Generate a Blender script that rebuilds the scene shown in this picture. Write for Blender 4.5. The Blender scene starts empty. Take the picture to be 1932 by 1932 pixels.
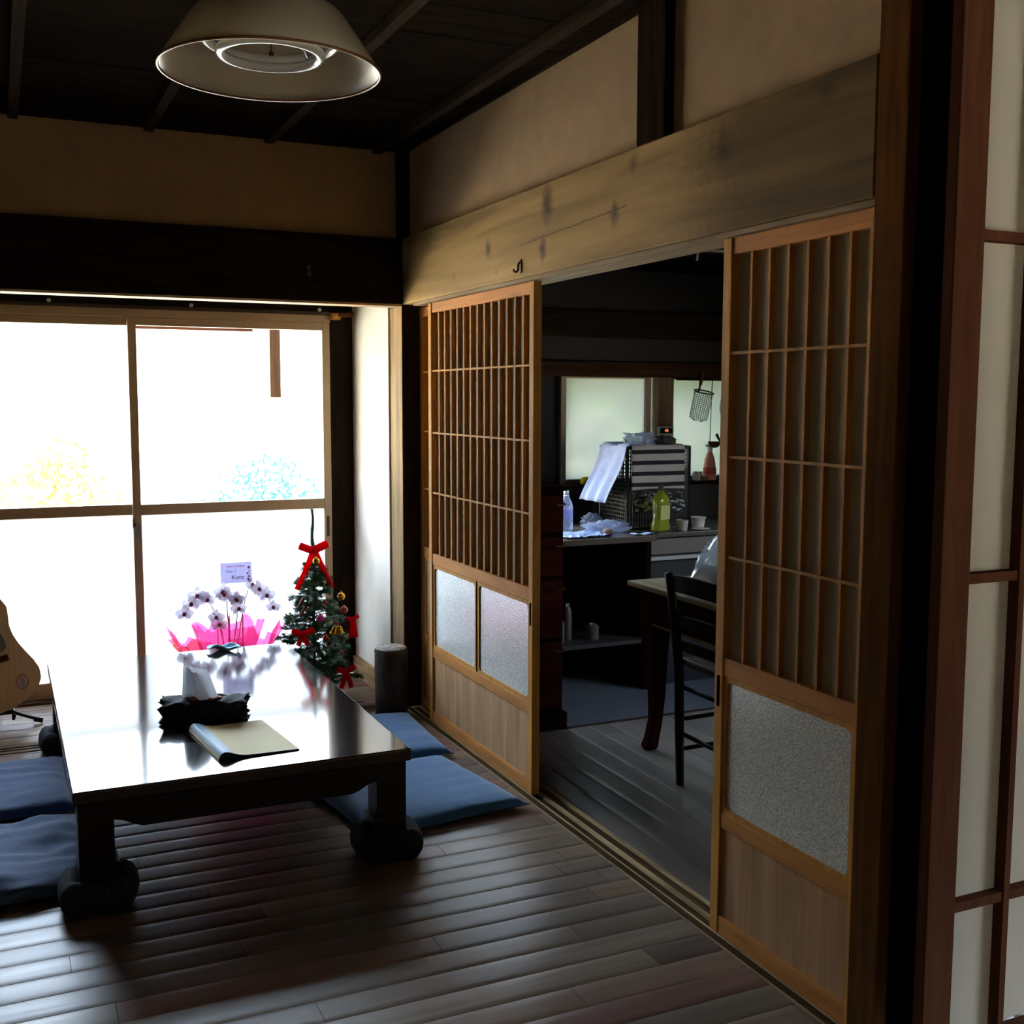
import bpy, bmesh, math, random
from mathutils import Vector, Matrix, noise
R = random.Random(7)
C = bpy.context.scene.collection
PI = math.pi

# ------------------------------------------------------------------ colours and materials
def lin(c):
    return tuple((x/12.92 if x <= .04045 else ((x+.055)/1.055)**2.4) for x in c)
def hexc(h):
    h = h.lstrip('#'); return lin(tuple(int(h[i:i+2], 16)/255 for i in (0, 2, 4)))
MATS = {}
def mat(name, col, rough=.6, metal=0, spec=.5, noise_scale=None, amt=.25, stretch=(1, 1, 1), bump=0, trans=0, ior=1.45, alpha=1, coat=0, sheen=0, bscale=None):
    if name in MATS: return MATS[name]
    m = bpy.data.materials.new(name); m.use_nodes = True; MATS[name] = m
    nt = m.node_tree; b = nt.nodes['Principled BSDF']
    c = hexc(col) if isinstance(col, str) else col
    b.inputs['Base Color'].default_value = (*c, 1)
    b.inputs['Roughness'].default_value = rough; b.inputs['Metallic'].default_value = metal
    b.inputs['Specular IOR Level'].default_value = spec
    b.inputs['IOR'].default_value = ior
    b.inputs['Transmission Weight'].default_value = trans
    b.inputs['Alpha'].default_value = alpha
    b.inputs['Coat Weight'].default_value = coat
    b.inputs['Sheen Weight'].default_value = sheen
    if noise_scale or bump:
        tc = nt.nodes.new('ShaderNodeTexCoord'); mp = nt.nodes.new('ShaderNodeMapping')
        mp.inputs['Scale'].default_value = stretch
        nt.links.new(tc.outputs['Object'], mp.inputs['Vector'])
    if noise_scale:
        n = nt.nodes.new('ShaderNodeTexNoise'); n.inputs['Scale'].default_value = noise_scale
        n.inputs['Detail'].default_value = 6; n.inputs['Distortion'].default_value = .6
        nt.links.new(mp.outputs['Vector'], n.inputs['Vector'])
        r = nt.nodes.new('ShaderNodeValToRGB')
        r.color_ramp.elements[0].position = .3; r.color_ramp.elements[1].position = .7
        r.color_ramp.elements[0].color = (*[x*(1-amt) for x in c], 1)
        r.color_ramp.elements[1].color = (*[min(1, x*(1+amt)) for x in c], 1)
        nt.links.new(n.outputs['Fac'], r.inputs['Fac']); nt.links.new(r.outputs['Color'], b.inputs['Base Color'])
    if bump:
        n2 = nt.nodes.new('ShaderNodeTexNoise'); n2.inputs['Scale'].default_value = bscale or noise_scale or 60
        n2.inputs['Detail'].default_value = 5
        nt.links.new(mp.outputs['Vector'], n2.inputs['Vector'])
        bp = nt.nodes.new('ShaderNodeBump'); bp.inputs['Strength'].default_value = bump; bp.inputs['Distance'].default_value = .01
        nt.links.new(n2.outputs['Fac'], bp.inputs['Height']); nt.links.new(bp.outputs['Normal'], b.inputs['Normal'])
    return m
def wood(name, col, rough=.5, axis='z', scale=14, amt=.35, bump=.15, **k):
    rough = max(rough, .5)+.12; k.setdefault('spec', .13 if sum(hexc(col)) > .25 else 0)
    st = {'x': (.08, 1, 1), 'y': (1, .08, 1), 'z': (1, 1, .08)}[axis]
    return mat(name, col, rough, noise_scale=scale*3, amt=amt, stretch=st, bump=bump, **k)
def thin_fresnel(nt, f0, normal=None):
    lw = nt.nodes.new('ShaderNodeLayerWeight'); lw.inputs['Blend'].default_value = .5
    pw = nt.nodes.new('ShaderNodeMath'); pw.operation = 'POWER'; pw.inputs[1].default_value = 5
    ma = nt.nodes.new('ShaderNodeMath'); ma.operation = 'MULTIPLY_ADD'; ma.inputs[1].default_value = 1-f0; ma.inputs[2].default_value = f0
    nt.links.new(lw.outputs['Facing'], pw.inputs[0]); nt.links.new(pw.outputs[0], ma.inputs[0])
    return ma
def paper(name, col, tw=.5, rough=.8, gloss=0):
    """thin sheet that lets light through: diffuse + translucent"""
    if name in MATS: return MATS[name]
    m = bpy.data.materials.new(name); m.use_nodes = True; MATS[name] = m
    nt = m.node_tree; nt.nodes.clear(); c = hexc(col)
    o = nt.nodes.new('ShaderNodeOutputMaterial')
    d = nt.nodes.new('ShaderNodeBsdfDiffuse'); d.inputs['Color'].default_value = (*c, 1)
    t = nt.nodes.new('ShaderNodeBsdfTranslucent'); t.inputs['Color'].default_value = (*c, 1)
    mx = nt.nodes.new('ShaderNodeMixShader'); mx.inputs['Fac'].default_value = tw
    nt.links.new(d.outputs[0], mx.inputs[1]); nt.links.new(t.outputs[0], mx.inputs[2])
    last = mx
    if gloss:
        g = nt.nodes.new('ShaderNodeBsdfGlossy'); g.inputs['Roughness'].default_value = rough
        f = thin_fresnel(nt, ((gloss-1)/(gloss+1))**2)
        m2 = nt.nodes.new('ShaderNodeMixShader'); nt.links.new(f.outputs[0], m2.inputs['Fac'])
        nt.links.new(mx.outputs[0], m2.inputs[1]); nt.links.new(g.outputs[0], m2.inputs[2]); last = m2
    nt.links.new(last.outputs[0], o.inputs['Surface'])
    return m
def clear(name, tint=(1, 1, 1), ior=1.45, rough=.02, body=0, bodycol='#ffffff', bump=0):
    """thin clear glass or film: fresnel mix of straight-through and mirror, optional milky body"""
    if name in MATS: return MATS[name]
    m = bpy.data.materials.new(name); m.use_nodes = True; MATS[name] = m
    nt = m.node_tree; nt.nodes.clear()
    o = nt.nodes.new('ShaderNodeOutputMaterial')
    tr = nt.nodes.new('ShaderNodeBsdfTransparent'); tr.inputs['Color'].default_value = (*tint, 1)
    g = nt.nodes.new('ShaderNodeBsdfGlossy'); g.inputs['Roughness'].default_value = rough
    f = thin_fresnel(nt, ((ior-1)/(ior+1))**2)
    base = tr.outputs[0]
    if body:
        d = nt.nodes.new('ShaderNodeBsdfDiffuse'); d.inputs['Color'].default_value = (*hexc(bodycol), 1)
        t = nt.nodes.new('ShaderNodeBsdfTranslucent'); t.inputs['Color'].default_value = (*hexc(bodycol), 1)
        dm = nt.nodes.new('ShaderNodeMixShader'); dm.inputs['Fac'].default_value = .5
        nt.links.new(d.outputs[0], dm.inputs[1]); nt.links.new(t.outputs[0], dm.inputs[2])
        bm_ = nt.nodes.new('ShaderNodeMixShader'); bm_.inputs['Fac'].default_value = body
        nt.links.new(base, bm_.inputs[1]); nt.links.new(dm.outputs[0], bm_.inputs[2]); base = bm_.outputs[0]
    mx = nt.nodes.new('ShaderNodeMixShader'); nt.links.new(f.outputs[0], mx.inputs['Fac'])
    nt.links.new(base, mx.inputs[1]); nt.links.new(g.outputs[0], mx.inputs[2])
    if bump:
        tc = nt.nodes.new('ShaderNodeTexCoord'); n2 = nt.nodes.new('ShaderNodeTexNoise'); n2.inputs['Scale'].default_value = bump
        nt.links.new(tc.outputs['Object'], n2.inputs['Vector'])
        bp = nt.nodes.new('ShaderNodeBump'); bp.inputs['Strength'].default_value = .8; bp.inputs['Distance'].default_value = .01
        nt.links.new(n2.outputs['Fac'], bp.inputs['Height'])
        nt.links.new(bp.outputs['Normal'], g.inputs['Normal'])
    nt.links.new(mx.outputs[0], o.inputs['Surface'])
    return m

# ------------------------------------------------------------------ mesh builder
class MB:
    def __init__(s): s.bm = bmesh.new()
    def box(s, x0, x1, y0, y1, z0, z1):
        v = [s.bm.verts.new(p) for p in ((x0,y0,z0),(x1,y0,z0),(x1,y1,z0),(x0,y1,z0),(x0,y0,z1),(x1,y0,z1),(x1,y1,z1),(x0,y1,z1))]
        for f in ((3,2,1,0),(4,5,6,7),(0,1,5,4),(1,2,6,5),(2,3,7,6),(3,0,4,7)): s.bm.faces.new([v[i] for i in f])
        return s
    def poly(s, pts):
        return s.bm.faces.new([s.bm.verts.new(p) for p in pts])
    def prism(s, pts, d):
        """closed outline pts (3D) swept by vector d"""
        d = Vector(d); a = [s.bm.verts.new(p) for p in pts]; b = [s.bm.verts.new(Vector(p)+d) for p in pts]
        n = len(pts); s.bm.faces.new(a[::-1]); s.bm.faces.new(b)
        for i in range(n): s.bm.faces.new((a[i], a[(i+1) % n], b[(i+1) % n], b[i]))
        return s
    def ring(s, c, u, v, ru, rv, n):
        return [s.bm.verts.new(c+u*(ru*math.cos(2*PI*i/n))+v*(rv*math.sin(2*PI*i/n))) for i in range(n)]
    def skin(s, rings, caps=True):
        n = len(rings[0])
        for a, b in zip(rings, rings[1:]):
            for i in range(n): s.bm.faces.new((a[i], a[(i+1) % n], b[(i+1) % n], b[i]))
        if caps: s.bm.faces.new(rings[0][::-1]); s.bm.faces.new(rings[-1])
        return s
    def tube(s, pts, r, n=8, caps=True, closed=False):
        pts = [Vector(p) for p in pts]; rr = r if isinstance(r, (list, tuple)) else [r]*len(pts)
        rings = []; prev = None; m = len(pts)
        for i, p in enumerate(pts):
            if closed: t = pts[(i+1) % m]-pts[i-1]
            else: t = pts[min(i+1, m-1)]-pts[max(i-1, 0)]
            t.normalize()
            if prev is None:
                u = t.orthogonal().normalized()
            else:
                u = (prev-t*prev.dot(t)); u = u.normalized() if u.length > 1e-6 else t.orthogonal().normalized()
            prev = u; v = t.cross(u)
            rings.append(s.ring(p, u, v, rr[i], rr[i], n))
        if closed: rings.append(rings[0]); s.skin(rings, False)
        else: s.skin(rings, caps)
        return s
    def lathe(s, prof, n=24, c=(0, 0, 0), caps=True, sx=1, sy=1, ax='z'):
        rings = []
        for r, z in prof:
            rg = []
            for i in range(n):
                a = 2*PI*i/n; p = (r*math.cos(a)*sx, r*math.sin(a)*sy, z)
                if ax == 'y': p = (p[0], z, p[1])
                if ax == 'x': p = (z, p[0], p[1])
                rg.append(s.bm.verts.new(Vector(c)+Vector(p)))
            rings.append(rg)
        return s.skin(rings, caps)
    def grid(s, f, nu, nv, both=None):
        vs = [[s.bm.verts.new(f(i/nu, j/nv)) for j in range(nv+1)] for i in range(nu+1)]
        for i in range(nu):
            for j in range(nv): s.bm.faces.new((vs[i][j], vs[i+1][j], vs[i+1][j+1], vs[i][j+1]))
        return s
    def ball(s, c, r, n=12, sz=1):
        prof = [(max(1e-4, r*math.sin(PI*i/n)), -r*sz*math.cos(PI*i/n)) for i in range(n+1)]
        return s.lathe(prof, n*2 if n < 10 else 20, c)
    def build(s, name, m, parent=None, smooth=False, bevel=0, seg=2, world=None, sub=0, solid=0):
        if world is not None:
            bmesh.ops.translate(s.bm, verts=s.bm.verts, vec=-Vector(world))
        bmesh.ops.recalc_face_normals(s.bm, faces=s.bm.faces)
        me = bpy.data.meshes.new(name); s.bm.to_mesh(me); s.bm.free()
        if smooth:
            for p in me.polygons: p.use_smooth = True
            if smooth != 'all':
                try: me.set_sharp_from_angle(angle=math.radians(smooth if smooth > 1 else 40))
                except Exception: pass
        if m: me.materials.append(m)
        o = bpy.data.objects.new(name, me); C.objects.link(o)
        if parent: o.parent = parent
        if solid:
            q = o.modifiers.new('solid', 'SOLIDIFY'); q.thickness = solid; q.offset = 0
        if bevel:
            q = o.modifiers.new('bevel', 'BEVEL'); q.width = bevel; q.segments = seg; q.limit_method = 'ANGLE'; q.angle_limit = math.radians(40)
        if sub:
            q = o.modifiers.new('sub', 'SUBSURF'); q.levels = sub; q.render_levels = sub
        return o
def tag(o, label=None, cat=None, group=None, kind=None):
    if label: o['label'] = label
    if cat: o['category'] = cat
    if group: o['group'] = group
    if kind: o['kind'] = kind
    return o
def thing(name, label, cat, loc=(0, 0, 0), rot=(0, 0, 0), group=None, kind=None):
    o = bpy.data.objects.new(name, None); o.empty_display_size = .05; C.objects.link(o)
    o.location = loc; o.rotation_euler = rot
    return tag(o, label, cat, group, kind)
def copy_tree(o, parent=None):
    c = o.copy(); C.objects.link(c)
    if parent: c.parent = parent
    for ch in list(o.children): copy_tree(ch, c)
    return c
TN = [0]
def struct(name, mb, m, label=None, parent=None, **k):
    o = mb.build(name, m, parent, **k)
    if parent is None:
        o['kind'] = 'structure'
        if label: o['label'] = label
    return o
def trim(mb, m, label, **k):
    TN[0] += 1
    return struct('trim_%d' % TN[0], mb, m, label, **k)
def B(*a): return MB().box(*a)

# ------------------------------------------------------------------ materials of the place
M_dark = wood('dark post wood', '#2a201a', .45, 'z', amt=.4)
M_darkx = wood('dark beam wood along x', '#2a211b', .5, 'x', amt=.35)
M_darky = wood('dark wood along y', '#2b211a', .5, 'y', amt=.35)
M_post = wood('brown post wood', '#5c3d24', .6, 'z', amt=.25, spec=0)
M_shoji = wood('shoji frame wood', '#553628', .55, 'z', amt=.2)
M_orange = wood('orange cedar door wood', '#b88440', .42, 'z', amt=.22, bump=.08)
M_orangey = wood('orange cedar rail wood', '#b67c42', .42, 'y', amt=.22, bump=.08)
M_panel = wood('cedar door panel', '#a88460', .5, 'z', 9, amt=.28, bump=.08)
M_plaster = mat('plaster', '#ac906c', .9, noise_scale=9, amt=.08, bump=.12, bscale=140)
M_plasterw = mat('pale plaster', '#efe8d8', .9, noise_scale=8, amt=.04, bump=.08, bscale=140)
M_black = mat('black', '#0c0b0b', .8, spec=0)
M_alu = mat('bronze aluminium', '#b49c7c', .4, metal=.25, noise_scale=5, amt=.08)
M_alud = mat('dark bronze', '#4a3c30', .4, metal=.4)
M_white = mat('white plastic', '#e8e6e0', .4)
M_steel = mat('steel', '#b9bcc0', .25, metal=1)
M_chrome = mat('chrome', '#d8d8d8', .12, metal=1)
M_red = mat('red velvet', '#d4101e', .6)
M_red = paper('red ribbon', '#f0142a', .5)
M_gold = mat('gold', '#e0b040', .18, metal=1)
M_brass = mat('brass', '#8a7040', .35, metal=1)

def beam_material():
    m = wood('weathered beam wood', '#977c4e', .6, 'y', 5, amt=.4, bump=.35)
    nt = m.node_tree; b = nt.nodes['Principled BSDF']
    src = b.inputs['Base Color'].links[0].from_socket
    geo = nt.nodes.new('ShaderNodeTexCoord'); sep = nt.nodes.new('ShaderNodeSeparateXYZ')
    nt.links.new(geo.outputs['Object'], sep.inputs[0])
    nz = nt.nodes.new('ShaderNodeTexNoise'); nz.inputs['Scale'].default_value = 45; nz.inputs['Detail'].default_value = 3
    nt.links.new(geo.outputs['Object'], nz.inputs['Vector'])
    def mth(op, a, b_=None, c=None):
        n = nt.nodes.new('ShaderNodeMath'); n.operation = op
        for i, v in enumerate((a, b_, c)):
            if v is None: continue
            if isinstance(v, (int, float)): n.inputs[i].default_value = v
            else: nt.links.new(v, n.inputs[i])
        return n.outputs[0]
    jit = mth('MULTIPLY', mth('SUBTRACT', nz.outputs['Fac'], .5), .035)
    tot = None
    for (y, z, ry, rz, s) in ((-1.40, 1.99, .042, .06, .97), (-.93, 1.905, .028, .036, .85), (-1.37, 1.855, .027, .042, .95), (-1.83, 1.90, .027, .038, .9),
                              (-1.93, 2.02, .025, .03, .6), (-2.35, 1.98, .04, .05, .45), (-.6, 1.84, .016, .018, .4), (-1.0, 1.82, .012, .012, .45), (-2.72, 2.02, .03, .02, .4)):
        dy = mth('DIVIDE', mth('ADD', mth('SUBTRACT', sep.outputs['Y'], y), jit), ry)
        dz = mth('DIVIDE', mth('ADD', mth('SUBTRACT', sep.outputs['Z'], z), jit), rz)
        d = mth('SQRT', mth('ADD', mth('MULTIPLY', dy, dy), mth('MULTIPLY', dz, dz)))
        k = mth('MULTIPLY', mth('MAXIMUM', mth('SUBTRACT', 1.25, d), 0), s)
        tot = k if tot is None else mth('MAXIMUM', tot, k)
    # a long drying crack across the lower third
    cr = mth('ABSOLUTE', mth('SUBTRACT', mth('SUBTRACT', sep.outputs['Z'], mth('MULTIPLY_ADD', sep.outputs['Y'], -.035, 1.845)), mth('MULTIPLY', jit, .28)))
    crk = mth('MULTIPLY', mth('LESS_THAN', cr, .0016), mth('LESS_THAN', sep.outputs['Y'], -1.2))
    crk = mth('MULTIPLY', crk, mth('GREATER_THAN', sep.outputs['Y'], -1.9))
    tot = mth('MINIMUM', mth('MAXIMUM', tot, mth('MULTIPLY', crk, .85)), .92)
    mix = nt.nodes.new('ShaderNodeMix'); mix.data_type = 'RGBA'; mix.inputs['B'].default_value = (.035, .022, .012, 1)
    nt.links.new(tot, mix.inputs['Factor']); nt.links.new(src, mix.inputs['A'])
    # the beam is darker towards its near end
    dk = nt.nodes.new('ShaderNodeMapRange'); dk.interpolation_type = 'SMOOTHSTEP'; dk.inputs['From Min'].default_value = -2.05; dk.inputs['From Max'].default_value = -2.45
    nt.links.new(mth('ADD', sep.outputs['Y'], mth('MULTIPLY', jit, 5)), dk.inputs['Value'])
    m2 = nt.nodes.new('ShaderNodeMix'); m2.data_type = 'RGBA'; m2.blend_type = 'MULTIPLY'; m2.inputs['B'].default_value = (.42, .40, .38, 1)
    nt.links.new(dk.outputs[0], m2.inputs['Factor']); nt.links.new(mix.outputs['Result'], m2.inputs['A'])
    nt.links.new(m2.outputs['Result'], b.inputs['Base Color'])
    return m
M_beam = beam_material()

def board_material(name, cols, rough, spec=.5, axis='x', gap=.3):
    """floor boards: tone per board from the colour attribute, long grain, soft gloss"""
    m = bpy.data.materials.new(name); m.use_nodes = True; nt = m.node_tree; b = nt.nodes['Principled BSDF']
    at = nt.nodes.new('ShaderNodeAttribute'); at.attribute_name = 'tone'
    tc = nt.nodes.new('ShaderNodeTexCoord'); mp = nt.nodes.new('ShaderNodeMapping')
    mp.inputs['Scale'].default_value = (.06, 1, 1) if axis == 'x' else (1, .06, 1)
    off = nt.nodes.new('ShaderNodeVectorMath'); off.operation = 'MULTIPLY_ADD'; off.inputs[1].default_value = (7, 7, 7)
    nt.links.new(at.outputs['Color'], off.inputs[0]); nt.links.new(tc.outputs['Object'], off.inputs[2])
    nt.links.new(off.outputs[0], mp.inputs['Vector'])
    n = nt.nodes.new('ShaderNodeTexNoise'); n.inputs['Scale'].default_value = 40; n.inputs['Detail'].default_value = 6
    nt.links.new(mp.outputs[0], n.inputs['Vector'])
    r = nt.nodes.new('ShaderNodeValToRGB'); e = r.color_ramp.elements
    e[0].position = 0; e[0].color = (*hexc(cols[0]), 1); e[1].position = 1; e[1].color = (*hexc(cols[-1]), 1)
    for i, c in enumerate(cols[1:-1]):
        q = e.new((i+1)/(len(cols)-1)); q.color = (*hexc(c), 1)
    sp = nt.nodes.new('ShaderNodeSeparateColor'); nt.links.new(at.outputs['Color'], sp.inputs[0])
    nt.links.new(sp.outputs[0], r.inputs['Fac'])
    mx = nt.nodes.new('ShaderNodeMix'); mx.data_type = 'RGBA'; mx.blend_type = 'MULTIPLY'; mx.inputs['Factor'].default_value = .6
    r2 = nt.nodes.new('ShaderNodeValToRGB'); r2.color_ramp.elements[0].position = .3; r2.color_ramp.elements[0].color = (.45, .42, .4, 1)
    r2.color_ramp.elements[1].position = .65
    nt.links.new(n.outputs['Fac'], r2.inputs['Fac']); nt.links.new(r.outputs['Color'], mx.inputs['A']); nt.links.new(r2.outputs['Color'], mx.inputs['B'])
    nt.links.new(mx.outputs['Result'], b.inputs['Base Color'])
    mr = nt.nodes.new('ShaderNodeMapRange'); mr.inputs['To Min'].default_value = rough-.06; mr.inputs['To Max'].default_value = rough+.1
    nt.links.new(n.outputs['Fac'], mr.inputs['Value']); nt.links.new(mr.outputs[0], b.inputs['Roughness'])
    b.inputs['Specular IOR Level'].default_value = spec
    bp = nt.nodes.new('ShaderNodeBump'); bp.inputs['Strength'].default_value = .08; bp.inputs['Distance'].default_value = .004
    nt.links.new(n.outputs['Fac'], bp.inputs['Height']); nt.links.new(bp.outputs[0], b.inputs['Normal'])
    return m
def boards(name, x0, x1, y0, y1, w, axis, m, z=0, crown=.00055, label=None, first=None, lmin=.6, lmax=1.8, thick=.02):
    me = bpy.data.meshes.new(name); vs = []; fs = []; tones = []
    a0, a1, l0, l1 = (y0, y1, x0, x1) if axis == 'x' else (x0, x1, y0, y1)
    a = first if first is not None else a0
    while a > a0: a -= w
    prof = [(0, -.9*crown-.0008), (.03, -.9*crown), (.25, -.18*crown), (.5, 0), (.75, -.18*crown), (.97, -.9*crown), (1, -.9*crown-.0008)]
    while a < a1-1e-6:
        b0, b1 = max(a, a0), min(a+w, a1); l = l0-R.uniform(0, lmax*.8)
        while l < l1:
            L = R.uniform(lmin, lmax); e = min(l+L, l1); s = max(l, l0)
            if e-s > .01:
                t = R.random(); g = .0006; base = len(vs)
                tilt = R.uniform(-.0004, .0004)
                for q in (s+g, e-g):
                    for (f, dz) in prof:
                        c = b0+(b1-b0)*f; h = z+dz+tilt*(f-.5)
                        vs.append((q, c, h) if axis == 'x' else (c, q, h))
                n = len(prof)
                for i in range(n-1): fs.append((base+i, base+i+1, base+n+i+1, base+n+i)); tones.append(t)
                # underside closing faces
                lo = len(vs)
                for q in (s+g, e-g):
                    for c in (b0, b1): vs.append((q, c, z-thick) if axis == 'x' else (c, q, z-thick))
                fs.append((lo, lo+1, lo+3, lo+2)); fs.append((base, base+n, lo+2, lo)); fs.append((base+n-1, base+2*n-1, lo+3, lo+1))
                fs.append(tuple(base+i for i in range(n))+(lo+1, lo)); fs.append(tuple(base+n+i for i in range(n))+(lo+3, lo+2)); tones += [t]*5
            l = e if e > l else l+L
            l = max(l, e)
        a += w
    me.from_pydata(vs, [], fs); me.update()
    bm = bmesh.new(); bm.from_mesh(me); bmesh.ops.recalc_face_normals(bm, faces=bm.faces); bm.to_mesh(me); bm.free()
    ca = me.color_attributes.new('tone', 'FLOAT_COLOR', 'CORNER')
    k = 0
    for p, t in zip(me.polygons, tones):
        for _ in p.loop_indices: ca.data[k].color = (t, t, t, 1); k += 1
        p.use_smooth = True
    try: me.set_sharp_from_angle(angle=math.radians(30))
    except Exception: pass
    me.materials.append(m)
    o = bpy.data.objects.new(name, me); C.objects.link(o); o['kind'] = 'structure'
    if label: o['label'] = label
    return o

# ------------------------------------------------------------------ camera (fitted to the photograph's perspective)
f_, yaw, pitch, roll = 2112.17, .430293, -.100885, .0026965
F = Vector((math.sin(yaw)*math.cos(pitch), math.cos(yaw)*math.cos(pitch), math.sin(pitch)))
Rt = F.cross(Vector((0, 0, 1))).normalized(); U = Rt.cross(F)
R2 = Rt*math.cos(roll)+U*math.sin(roll); U2 = U*math.cos(roll)-Rt*math.sin(roll)
cam = bpy.data.cameras.new('camera'); co = bpy.data.objects.new('camera', cam); C.objects.link(co)
co.matrix_world = Matrix(((R2.x, U2.x, -F.x, -1.61243), (R2.y, U2.y, -F.y, -4.6527), (R2.z, U2.z, -F.z, 1.377265), (0, 0, 0, 1)))
cam.sensor_width = 36; cam.lens = f_/1932*36; cam.clip_start = .05; cam.clip_end = 200
bpy.context.scene.camera = co

# ------------------------------------------------------------------ light: daylight sky and a sun that rakes the garden
EXPOSURE = 0.6
w = bpy.data.worlds.new('sky'); bpy.context.scene.world = w; w.use_nodes = True
nt = w.node_tree; bg = nt.nodes['Background']
tc = nt.nodes.new('ShaderNodeTexCoord'); sx = nt.nodes.new('ShaderNodeSeparateXYZ'); rp = nt.nodes.new('ShaderNodeValToRGB')
nt.links.new(tc.outputs['Generated'], sx.inputs[0]); nt.links.new(sx.outputs['Z'], rp.inputs['Fac']); nt.links.new(rp.outputs['Color'], bg.inputs['Color'])
rp.color_ramp.elements[0].position = 0; rp.color_ramp.elements[0].color = (.17, .17, .16, 1)      # hazy tree line at the horizon
rp.color_ramp.elements[1].position = .42; rp.color_ramp.elements[1].color = (.66, .82, 1, 1)       # bright sky higher up
e = rp.color_ramp.elements.new(.22); e.color = (.3, .31, .31, 1)
e = rp.color_ramp.elements.new(1); e.color = (.42, .66, 1, 1)
bg.inputs['Strength'].default_value = 20.0
sun = bpy.data.lights.new('sun', 'SUN'); sun.energy = 75; sun.angle = math.radians(.6); sun.color = (1, .76, .45)
so = bpy.data.objects.new('sun', sun); C.objects.link(so)
so.rotation_euler = Vector((.55, .38, -.62)).to_track_quat('-Z', 'Y').to_euler()

# ------------------------------------------------------------------ floors
M_floor = board_material('room floor boards', ['#7a5048', '#8a7458', '#6c5a4c', '#96806a', '#845c4a', '#7c7060', '#5f4a40'], .38, .5, 'x')
M_floork = board_material('kitchen floor boards', ['#544a44', '#6a6058', '#5c504a'], .3, .5, 'y')
boards('floor', -4.0, -.001, -6.6, -.001, .0925, 'x', M_floor, label='dark brown strip floor of the main room', first=-1.784)
boards('floor_1', -4.0, -.03, .115, .72, .105, 'x', M_floor, label='brown boards of the window passage floor')
boards('floor_2', .119, 2.6, -3.0, -.59, .098, 'y', M_floork, label='dark kitchen floor boards beyond the sliding doors', lmin=1.2, lmax=2.6)
struct('floor_3', B(.11, 2.7, -.55, 1.0, -.16, -.12), mat('grey lino', '#5c5e66', .35, noise_scale=3, amt=.1), 'grey sheet floor of the lower kitchen')
trim(B(.119, 2.6, -.59, -.555, -.13, .0), M_darkx, 'dark nosing where the kitchen boards step down', bevel=.003)
boards('floor_4', -.001, 2.6, -6.6, -3.06, .0925, 'x', M_floor, label='brown boards in front of the paper screen')
struct('floor_5', B(-4.0, 0, -6.6, .0, -.09, -.021), M_black)
struct('floor_6', B(-4.0, -.03, .0, .72, -.09, -.021), M_black)
s = MB()
for a, b_ in ((.024, .031), (.057, .063), (.066, .073), (.104, .118)): s.box(a, b_, -2.955, -.001, -.004, .003)
trim(s, wood('worn pale sill ridges', '#a8906a', .4, 'y', amt=.45), 'pale worn ridges between the grooves of the right door track', bevel=.001)
# door track sill on the right and under the window side opening
s = MB(); s.box(0, .118, -2.955, -.001, -.02, -.004); s.box(0, .024, -2.955, -.001, -.004, .003)
trim(s, wood('worn track sill wood', '#4a3a2a', .4, 'y', amt=.5), 'worn grooved door track across the floor on the right', bevel=.001)
s = MB(); s.box(-4, -.001, 0, .114, -.02, -.004)
for a, b_ in ((0, .03), (.045, .06), (.075, .114)): s.box(-4, -.001, a, b_, -.004, .003)
trim(s, wood('track sill wood x', '#6b5440', .35, 'x', amt=.3), 'grooved sill between the room and the window passage', bevel=.001)
trim(B(-.003, 0, -2.955, 0, -.01, .0045), wood('pale edge strip', '#a08a70', .4, 'y'), 'thin pale strip along the edge of the right door track')

# ------------------------------------------------------------------ posts, beams and walls
trim(B(.0, .12, .0, .165, 0, 2.44), M_dark, 'dark corner post between the window side and the sliding doors', bevel=.003)
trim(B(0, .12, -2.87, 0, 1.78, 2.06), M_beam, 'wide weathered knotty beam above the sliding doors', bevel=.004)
trim(B(.014, .118, -2.87, -.1, 1.768, 1.7799), wood('beam track wood', '#7d6a50', .5, 'y'), 'thin grooved head track under the weathered beam')
trim(B(-4, 0, 0, .12, 1.782, 2.06), M_darkx, 'wide beam across the window side, its shade painted in dark', bevel=.004)  # same wood as the beam over the doors, shade put into its colour
trim(B(-4, -.001, .0, .10, 1.772, 1.7815), wood('pale head track', '#c9b08c', .45, 'x'), 'thin pale head track under the dark beam')
trim(B(.0, .12, -2.083, -1.943, 2.06, 2.44), M_dark, 'short dark post between the two upper plaster panels', bevel=.003)
struct('wall_right', B(.03, .11, -2.9, 0, 2.06, 2.44), M_plaster, 'upper plaster panels above the weathered beam')
struct('wall_back', B(-4, -.0, .03, .11, 2.06, 2.44), M_plaster, 'upper plaster band above the dark beam')
trim(B(-.018, .03, -.018, .03, 2.06, 2.44), M_dark, 'narrow dark post at the upper wall corner')
trim(B(.012, .04, -2.9, -.02, 2.425, 2.44), M_darky, 'thin dark moulding where the right wall meets the ceiling')
trim(B(-4, -.02, .012, .04, 2.425, 2.44), M_darkx, 'thin dark moulding above the plaster band')
trim(B(0, .13, -2.957, -2.872, 0, 2.44), M_post, 'brown post at the near end of the sliding doors', bevel=.003)
trim(MB().box(.029, .16, -3.015, -2.958, 0, 2.44).box(.029, .06, -3.03, -3.015, 0, 2.44), M_black, 'jamb painted black as the shaded gap between the near post and the paper screen')  # black colour paints the shade of the gap beside the screen
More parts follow.
